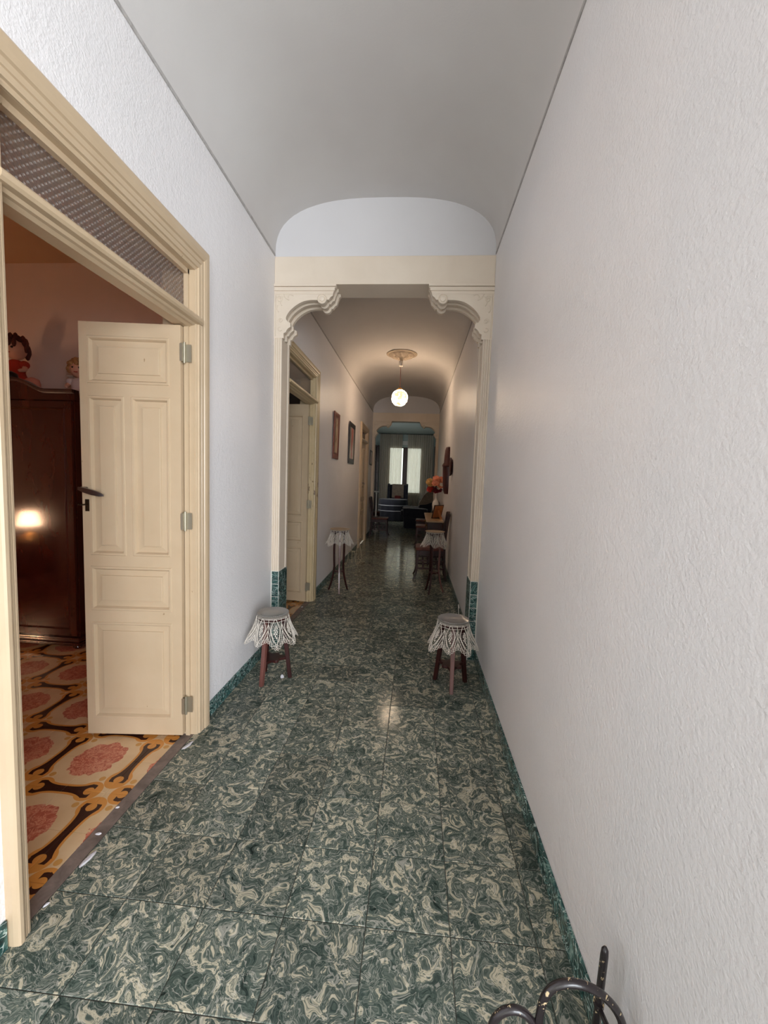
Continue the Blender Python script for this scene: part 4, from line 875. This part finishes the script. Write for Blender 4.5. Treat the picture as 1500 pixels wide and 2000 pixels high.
def doll(loc, rz, s, dress, hair, label, curly):
    e = tag(empty('doll', loc, rz), label, 'doll'); e.scale = (s, s, s)
    # seated body grown from a skeleton: faces -Y
    J = {'pel':(0,0,0.045), 'waist':(0,0,0.085), 'chest':(0,0.0,0.14), 'neck':(0,0,0.178), 'sl':(0.045,0,0.160), 'el':(0.075,-0.02,0.115), 'wl':(0.06,-0.065,0.10), 'sr':(-0.045,0,0.160), 'er':(-0.075,-0.02,0.115), 'wr':(-0.06,-0.065,0.10),
         'hl':(0.028,-0.015,0.036), 'kl':(0.045,-0.085,0.038), 'al':(0.048,-0.155,0.028), 'tl':(0.05,-0.17,0.052), 'hr':(-0.028,-0.015,0.036), 'kr':(-0.045,-0.085,0.038), 'ar':(-0.048,-0.155,0.028), 'tr':(-0.05,-0.17,0.052), 'head':(0,-0.004,0.20)}
    E = [('pel','waist'),('waist','chest'),('chest','neck'),('neck','head'),('chest','sl'),('sl','el'),('el','wl'),('chest','sr'),('sr','er'),('er','wr'),('pel','hl'),('hl','kl'),('kl','al'),('al','tl'),('pel','hr'),('hr','kr'),('kr','ar'),('ar','tr')]
    R = dict(pel=.038,waist=.032,chest=.036,neck=.017,sl=.018,el=.015,wl=.011,sr=.018,er=.015,wr=.011,hl=.026,kl=.021,al=.016,tl=.014,hr=.026,kr=.021,ar=.016,tr=.014,head=.016)
    ks = list(J); me = bpy.data.meshes.new('body'); me.from_pydata([J[k] for k in ks], [(ks.index(a), ks.index(b)) for a, b in E], []); me.materials.append(M['skin'])
    b = bpy.data.objects.new('body', me); COL.objects.link(b); b.parent = e
    sk = b.modifiers.new('skin', 'SKIN'); me.skin_vertices.new() if not me.skin_vertices else None
    for i, k in enumerate(ks):
        v = me.skin_vertices[0].data[i]; v.radius = (R[k], R[k]); v.use_root = (k == 'pel')
    sk.use_smooth_shade = True; su = b.modifiers.new('sub', 'SUBSURF'); su.levels = 1; su.render_levels = 1
    # head with brow, cheeks, nose and chin
    hd = MB(); n, mm = 20, 16; rings = []
    for i in range(mm+1):
        a = PI*(i/mm); z = -math.cos(a); rr = math.sin(a); row = []
        for k in range(n):
            t_ = 2*PI*k/n; x, y = math.cos(t_)*rr, math.sin(t_)*rr; fr = max(0, -math.sin(t_))
            kx = 0.92+0.08*math.sin(a); ch_ = 0.10*fr*math.exp(-((z+0.25)/0.3)**2)*(1 if abs(x) > 0.25 else 0.5)
            ns = 0.16*math.exp(-(x/0.13)**2-((z+0.08)/0.14)**2)*(fr > 0.7); mo = 0.05*math.exp(-(x/0.2)**2-((z+0.45)/0.07)**2)*(fr > 0.6)
            row.append((0.060*x*kx, 0.060*(y*0.96-ch_-ns-mo), 0.245+0.064*z))
        rings.append(row)
    rings[0] = [(0.001*math.cos(2*PI*k/n), 0.001*math.sin(2*PI*k/n), 0.181) for k in range(n)]; rings[-1] = [(0.001*math.cos(2*PI*k/n), 0.001*math.sin(2*PI*k/n), 0.309) for k in range(n)]
    h = hd.loft(rings).build('head', M['skin'], e, smooth=True)
    for sx in (-1, 1): MB().sphere((sx*0.021, -0.0545, 0.248), 0.0075, 10, 8).build('eye', M['eye'], h, smooth=True)
    MB().tube([(-0.012,-0.0585,0.216),(0,-0.0615,0.2135),(0.012,-0.0585,0.216)], 0.0028, 6).build('mouth', M['redpetal'], h, smooth=True)
    hm = MB(); random.seed(3)
    for i in range(90 if curly else 60):
        a = random.uniform(0, 2*PI); zz = random.uniform(-0.35, 1.0); rr = math.sqrt(max(0.02, 1-zz*zz))
        x, y = math.cos(a)*rr, math.sin(a)*rr
        if y < -0.45 and zz < 0.42: continue
        hm.sphere((x*0.063, y*0.063+0.004, 0.25+zz*0.066-(0 if curly else 0.0)), random.uniform(0.014, 0.021), 7, 5, (1,1,1) if curly else (0.8,0.8,1.9))
    hm.build('hair', M[hair], e, smooth=True)
    dr = MB(); n = 28
    dr.loft([[((r+a_*math.cos(9*2*PI*k/n))*math.cos(2*PI*k/n)*wx+0, (r+a_*math.cos(9*2*PI*k/n))*math.sin(2*PI*k/n)*wy-off, z) for k in range(n)] for r, a_, wx, wy, off, z in ((0.100,0.008,1.0,1.05,0.045,0.012),(0.085,0.006,1,1.0,0.035,0.05),(0.058,0.003,1,0.9,0.012,0.085),(0.046,0.001,1.05,0.9,0.0,0.105),(0.050,0,1.1,0.9,0.0,0.14),(0.044,0,1.1,0.85,0,0.165),(0.024,0,1,1,0,0.178))], False)
    dr.build('dress', M[dress], e, smooth=True)
    for sx in (-1, 1): MB().sphere((sx*0.056, -0.004, 0.150), 0.026, 12, 8, (1.1,1,1)).build('sleeve', M[dress], e, smooth=True)
    return e
doll((-2.735, 3.14, 1.931), 0.35, 1.08, 'dress', 'hair', 'doll with curly blond hair and white dress on top of the wardrobe', True)
tag(box(-0.13, 0.13, -0.1, 0.12, 0, 0.118).build('keepsake_box', M['white_paint'], None, bevel=0.004, loc=(-3.345, 3.17, 1.931)), 'plain box under the red-dressed doll on the wardrobe', 'box')
doll((-3.345, 3.20, 2.050), 0.15, 1.28, 'dress_red', 'hair_dark', 'dark-haired doll in a red dress on top of the wardrobe', False)
tag(MB().lathe([(0,-0.094),(0.05,-0.094),(0.055,-0.06),(0.04,0.02),(0.052,0.05),(0.045,0.085),(0.02,0.1),(0,0.1)], 20).build('jar', M['black'], None, smooth=True, loc=(-3.13, 2.945, 2.0255)), 'small dark round jar on top of the wardrobe', 'jar')
tag(MB().loft([[(rx*math.cos(2*PI*k/20), 0.05*math.sin(2*PI*k/20)*s, z) for k in range(20)] for rx, s, z in ((0.042,0.8,0),(0.055,1,0.02),(0.052,1,0.12),(0.042,0.85,0.155),(0.01,0.3,0.168))]).build('pincushion', M['pink'], None, smooth=True, loc=(-3.02, 3.02, 1.9305)), 'rounded pink cushion on top of the wardrobe', 'cushion')
bx = tag(empty('trinket_box', (-2.90, 3.345, 1.931)), 'white moulded box behind the blond doll on the wardrobe', 'box')
MB().box(-0.065, 0.11, -0.03, 0.05, 0.0, 0.225).build('box_body', M['white_paint'], bx, bevel=0.003)
MB().box(-0.085, 0.13, -0.05, 0.06, 0.245, 0.26).box(-0.075, 0.12, -0.04, 0.055, 0.225, 0.245).build('lid', M['white_paint'], bx, bevel=0.004)

ns = tag(empty('nightstand', (-4.55, 1.25, 0)), 'wooden nightstand in the bedroom under the lit lamp', 'nightstand')
MB().box(-0.2,0.2,-0.18,0.18,0.12,0.56).build('body', M['wardrobe'], ns, bevel=0.004); MB().box(-0.22,0.22,-0.2,0.2,0.56,0.585).build('top', M['wardrobe'], ns, bevel=0.005)
for sx in (-0.17,0.17):
    for sy in (-0.15,0.15): MB().sweep_up([(sx,sy,0.12),(sx,sy,0)], 0.04, 0.04).build('leg', M['wardrobe'], ns)
bl = tag(empty('bedside_lamp', (-4.55, 1.25, 0.585)), 'lit bedside lamp on the nightstand', 'lamp')
MB().lathe([(0,0),(0.06,0),(0.062,0.012),(0.02,0.03),(0.014,0.08),(0.022,0.11),(0.010,0.14),(0.010,0.19),(0,0.19)], 20).build('base', M['brass'], bl, smooth=True)
MB().lathe([(0.115,0.13),(0.075,0.29),(0.073,0.29),(0.113,0.13)], 28, cap=False).build('shade', M['shade'], bl, smooth=True)

# ================================================================== LIVING ROOM THINGS
def curtain(x0, x1, y, z0, z1, label, folds, ph):
    n, mm = 120, 10; P = []
    for j in range(mm+1):
        t = j/mm; z = z1+(z0-z1)*t; row = []
        for i in range(n+1):
            u = i/n; a = 0.012+0.022*min(1, t*3)
            row.append((x0+(x1-x0)*u+0.01*math.sin(folds*2*PI*u*0.5+3*t), y+a*math.sin(folds*2*PI*u+ph+0.4*math.sin(5*u))+0.008*math.sin(folds*5*u), z))
        P.append(row)
    return tag(MB().grid(P).build('curtain', M['sheer'], None, smooth=True, fix=False), label, 'curtain', 'sheer curtains at the living room window')
curtain(-1.47, -0.585, 16.02, 0.02, 3.17, 'left sheer grey curtain at the living room window', 11, 0.3)
curtain(-0.385, 0.62, 16.02, 0.02, 3.17, 'right sheer grey curtain at the living room window', 12, 1.1)
rod = tag(empty('curtain_rod', (-0.42, 16.02, 3.185)), 'dark rod carrying the sheer curtains', 'curtain rod')
MB().tube([(-1.1,0,0),(1.08,0,0)], 0.011, 10).build('rod', M['darkwood'], rod, smooth=True)
for sx in (-1.0, 0.0, 1.0): MB().box(sx-0.012, sx+0.012, -0.005, 0.13, -0.012, 0.012).build('bracket', M['darkwood'], rod)
tag(MB().box(-0.12, 0.12, -0.05, 0.0, 0, 0.155).build('shutter_box', M['white_paint'], None, bevel=0.006, loc=(-0.50, YW, 2.775)), 'small white box on the wall above the window mullion', 'box')
for k, (x0, x1, lab) in enumerate(((-1.62, -1.48, 'narrow dark wooden shelf unit left of the living room window'), (0.66, 1.25, 'dark wooden display cabinet right of the living room window'))):
    b = tag(empty('display_cabinet', (x0, 15.72, 0)), lab, 'cabinet'); wd = x1-x0
    MB().box(0, 0.03, 0, 0.34, 0, 2.72).box(wd-0.03, wd, 0, 0.34, 0, 2.72).build('side_panel', M['darkwood'], b, bevel=0.003)
    MB().box(0.03, wd-0.03, 0.32, 0.34, 0.05, 2.70).build('back_panel', M['darkwood'], b)
    for z in (0.03, 0.9, 1.3, 1.7, 2.1, 2.66): MB().box(0.03, wd-0.03, 0.0, 0.32, z, z+0.03).build('shelf', M['darkwood'], b)
    if wd > 0.3: MB().box(0.03, wd-0.03, 0.0, 0.02, 0.06, 0.9).build('door', M['darkwood'], b, bevel=0.003)
def figurine(x, y, z, s, lab):
    return tag(MB().lathe([(0,0),(0.05,0),(0.055,0.02),(0.02,0.05),(0.025,0.12),(0.05,0.17),(0.03,0.22),(0.015,0.25),(0.03,0.29),(0.02,0.33),(0,0.34)], 20).build('figurine', M['ceramic'], None, smooth=True, loc=(x, y, z)), lab, 'ornament')
figurine(0.755, 15.86, 1.7305, 1, 'white glazed ornament on the middle shelf of the dark display cabinet')
figurine(0.82, 15.88, 1.3305, 1, 'white glazed ornament on the lower open shelf of the dark display cabinet')

# round table under a navy cloth with two pale stripes
rt = tag(empty('round_table', (-0.765, 14.12, 0)), 'round living room table hidden under a navy cloth', 'table')
MB().lathe([(0,0.70),(0.49,0.70),(0.495,0.71),(0.49,0.725),(0,0.725)], 40).build('table_top', M['darkwood'], rt, smooth=True, auto=40)
for k in range(4): MB().sweep_up([(0.3*math.cos(PI/4+k*PI/2), 0.3*math.sin(PI/4+k*PI/2), 0.70), (0.33*math.cos(PI/4+k*PI/2), 0.33*math.sin(PI/4+k*PI/2), 0)], 0.05, 0.05).build('leg', M['darkwood'], rt)
def cloth_ring(z, r, amp, n=80): return [((r+amp*math.cos(13*2*PI*k/n))*math.cos(2*PI*k/n), (r+amp*math.cos(13*2*PI*k/n))*math.sin(2*PI*k/n), z) for k in range(n)]
tc = MB().loft([cloth_ring(0.727,0.01,0), cloth_ring(0.7275,0.48,0), cloth_ring(0.722,0.502,0), cloth_ring(0.52,0.512,0.006), cloth_ring(0.3,0.518,0.010), cloth_ring(0.02,0.525,0.014)], False).build('tablecloth', M['navy'], None, smooth=True, loc=(-0.765, 14.12, 0.001))
tag(tc, 'navy tablecloth with two pale stripes over the round table', 'tablecloth')
for z, r_, a_ in ((0.53, 0.5125, 0.0058), (0.345, 0.5172, 0.0092)): MB().loft([cloth_ring(z-0.011,r_+0.0045,a_+0.0002), cloth_ring(z+0.011,r_+0.0038,a_-0.0002)], False).build('stripe', M['stripe'], tc, smooth=True, fix=False)

# wing armchair behind the table, facing the viewer
def cushion(m, x0, x1, y0, y1, z0, z1, r=0.04):
    n = 6; c = []
    def ring(k, z): 
        q = []
        for cx_, cy_, a0 in ((x1-r, y1-r, 0), (x0+r, y1-r, 90), (x0+r, y0+r, 180), (x1-r, y0+r, 270)):
            for i in range(n+1): a = math.radians(a0+90*i/n); q.append((cx_+(r-k)*math.cos(a), cy_+(r-k)*math.sin(a), z))
        return q
    return m.loft([ring(r*0.9, z0), ring(r*0.3, z0+r*0.15), ring(0, z0+r*0.6), ring(0, z1-r*0.6), ring(r*0.3, z1-r*0.15), ring(r*0.9, z1)])
ac = tag(empty('wing_armchair', (-0.675, 15.25, 0)), 'navy wing armchair behind the round table before the window', 'armchair')
cushion(MB(), -0.36, 0.36, -0.30, 0.32, 0.12, 0.42).build('base', M['navy'], ac, smooth=True)
cushion(MB(), -0.26, 0.26, -0.32, 0.20, 0.42, 0.53).build('seat_cushion', M['navy'], ac, smooth=True)
bk = cushion(MB(), -0.33, 0.33, 0.17, 0.34, 0.40, 1.22, 0.06).build('backrest', M['navy'], ac, smooth=True)
for sx in (-1, 1):
    cushion(MB(), min(sx*0.24, sx*0.38), max(sx*0.24, sx*0.38), -0.30, 0.25, 0.30, 0.66, 0.05).build('arm', M['navy'], ac, smooth=True)
    m = MB(); pr = [(0.22,0.60),(0.22,1.22),(0.12,1.26),(0.0,1.20),(-0.06,1.02),(-0.04,0.85),(-0.14,0.66)]
    m.loft([[(sx*x, b_*1.0, z) for b_, z in pr] for x in (0.30, 0.325, 0.365, 0.385)]); m.build('wing', M['navy'], ac, bevel=0.015)
    MB().lathe([(0,0),(0.02,0),(0.03,0.12),(0,0.12)], 12, (sx*0.3, -0.24, 0)).build('foot', M['darkwood'], ac); MB().lathe([(0,0),(0.02,0),(0.03,0.12),(0,0.12)], 12, (sx*0.3, 0.26, 0)).build('foot', M['darkwood'], ac)
m = MB(); m.grid([[(x, y, z) for y, z in ((0.20,1.235),(0.158,1.215),(0.155,1.1),(0.158,0.9),(0.158,0.72))] for x in (-0.22,-0.1,0.0,0.1,0.22)])
an = m.build('antimacassar', M['beige_cloth'], None, loc=(-0.675, 15.25, 0), fix=False); so = an.modifiers.new('s', 'SOLIDIFY'); so.thickness = 0.004; tag(an, 'beige cloth draped over the back of the wing armchair', 'cloth')
tag(cushion(MB(), -0.10, 0.12, -0.05, 0.05, 0, 0.28, 0.045).build('cushion', M['red_cloth'], None, smooth=True, loc=(-0.68, 15.28, 0.533)), 'dark red cushion on the wing armchair', 'cushion')

# reclining armchair at the right, facing left
rc = tag(empty('recliner', (0.06, 12.05, 0)), 'dark navy recliner facing left in front of the plant', 'recliner')
cushion(MB(), -0.38, 0.42, -0.36, 0.36, 0.0, 0.40, 0.07).build('base', M['navy'], rc, smooth=True)
cushion(MB(), -0.48, 0.22, -0.26, 0.26, 0.38, 0.52, 0.05).build('seat_cushion', M['navy'], rc, smooth=True)
m = MB(); pr = [(0.12,0.42),(0.02,0.55),(0.10,0.78),(0.20,0.96),(0.30,1.06),(0.42,1.04),(0.46,0.9),(0.42,0.6),(0.38,0.42)]
m.loft([[(a*1.0, y*1.0, z) for a, z in pr] for y in (-0.30, -0.27, 0.27, 0.30)]); m.build('backrest', M['navy'], rc, bevel=0.02)
for sy in (-1, 1):
    a = cushion(MB(), -0.40, 0.30, min(sy*0.26, sy*0.38), max(sy*0.26, sy*0.38), 0.30, 0.585, 0.05).build('arm', M['navy'], rc, smooth=True)
    MB().tube(spline([(-0.42,sy*0.32,0.602),(-0.2,sy*0.32,0.606),(0.15,sy*0.32,0.595),(0.30,sy*0.32,0.57)], 4), 0.016, 8).build('arm_strip', M['stripe'], a, smooth=True)
m = MB(); m.loft([[(a, y, z) for a, z in ((0.035,0.70),(0.08,0.79),(0.18,0.985),(0.29,1.085),(0.43,1.065),(0.485,0.92),(0.455,0.80),(0.25,0.72))] for y in (-0.318, -0.30, 0.30, 0.318)])
tag(m.build('cover', M['beige_cloth'], rc), 'beige cloth cover over the backrest')

# pedestal, plant
pd = tag(empty('pedestal', (-1.06, 10.98, 0)), 'slim white pedestal just beyond the left foot of the far arch', 'pedestal')
MB().lathe([(0,0),(0.085,0),(0.085,0.02),(0.05,0.04),(0.022,0.075),(0.03,0.11),(0.036,0.15),(0.024,0.2),(0.02,0.6),(0.018,0.98),(0.026,1.02),(0.018,1.045),(0,1.045)], 24).build('column', M['white_paint'], pd, smooth=True)
MB().lathe([(0,1.045),(0.08,1.045),(0.092,1.058),(0.092,1.075),(0.08,1.085),(0,1.085)], 28).build('top', M['white_paint'], pd, smooth=True, auto=40)
sb = copy_tree(ch); sb.location = (-1.30, 11.75, 0); sb.rotation_euler = (0, 0, 0.9); tag(sb, 'dark spindle-backed chair in the living room behind the pedestal', 'chair')
pp = tag(empty('potted_plant', (0.36, 14.6, 0)), 'dark leafy potted plant by the living room window', 'plant')
MB().lathe([(0,0),(0.12,0),(0.17,0.3),(0.18,0.32),(0.16,0.32),(0.14,0.27),(0,0.27)], 24).build('pot', M['ceramic'], pp, smooth=True, auto=40)
MB().tube([(0,0,0.26),(0.02,0,0.5),(0.0,0.02,0.8)], [0.012,0.01,0.006], 6).build('stem', M['leaf'], pp, smooth=True)
random.seed(11)
for i in range(34):
    a = random.uniform(0, 2*PI); z = random.uniform(0.42, 0.86); L = random.uniform(0.18, 0.40); d = Vector((math.cos(a), math.sin(a)*0.8, random.uniform(0.1, 1.1))).normalized(); s_ = d.cross(Vector((0,0,1))).normalized()
    MB().grid([[Vector((0.01,0.0,z))+d*(L*u)+s_*(0.034*v*math.sin(PI*(0.1+0.88*u**1.4)))-Vector((0,0,0.10*u*u)) for v in (-1,0,1)] for u in (0,0.25,0.5,0.75,0.9,1)]).build('leaf', M['leaf'], pp, smooth=True, fix=False)

# parts that are small repeats of one kind share meshes; make sure every mesh has a material
for o in bpy.data.objects:
    if o.type == 'MESH' and not o.data.materials: o.data.materials.append(M['arch'])
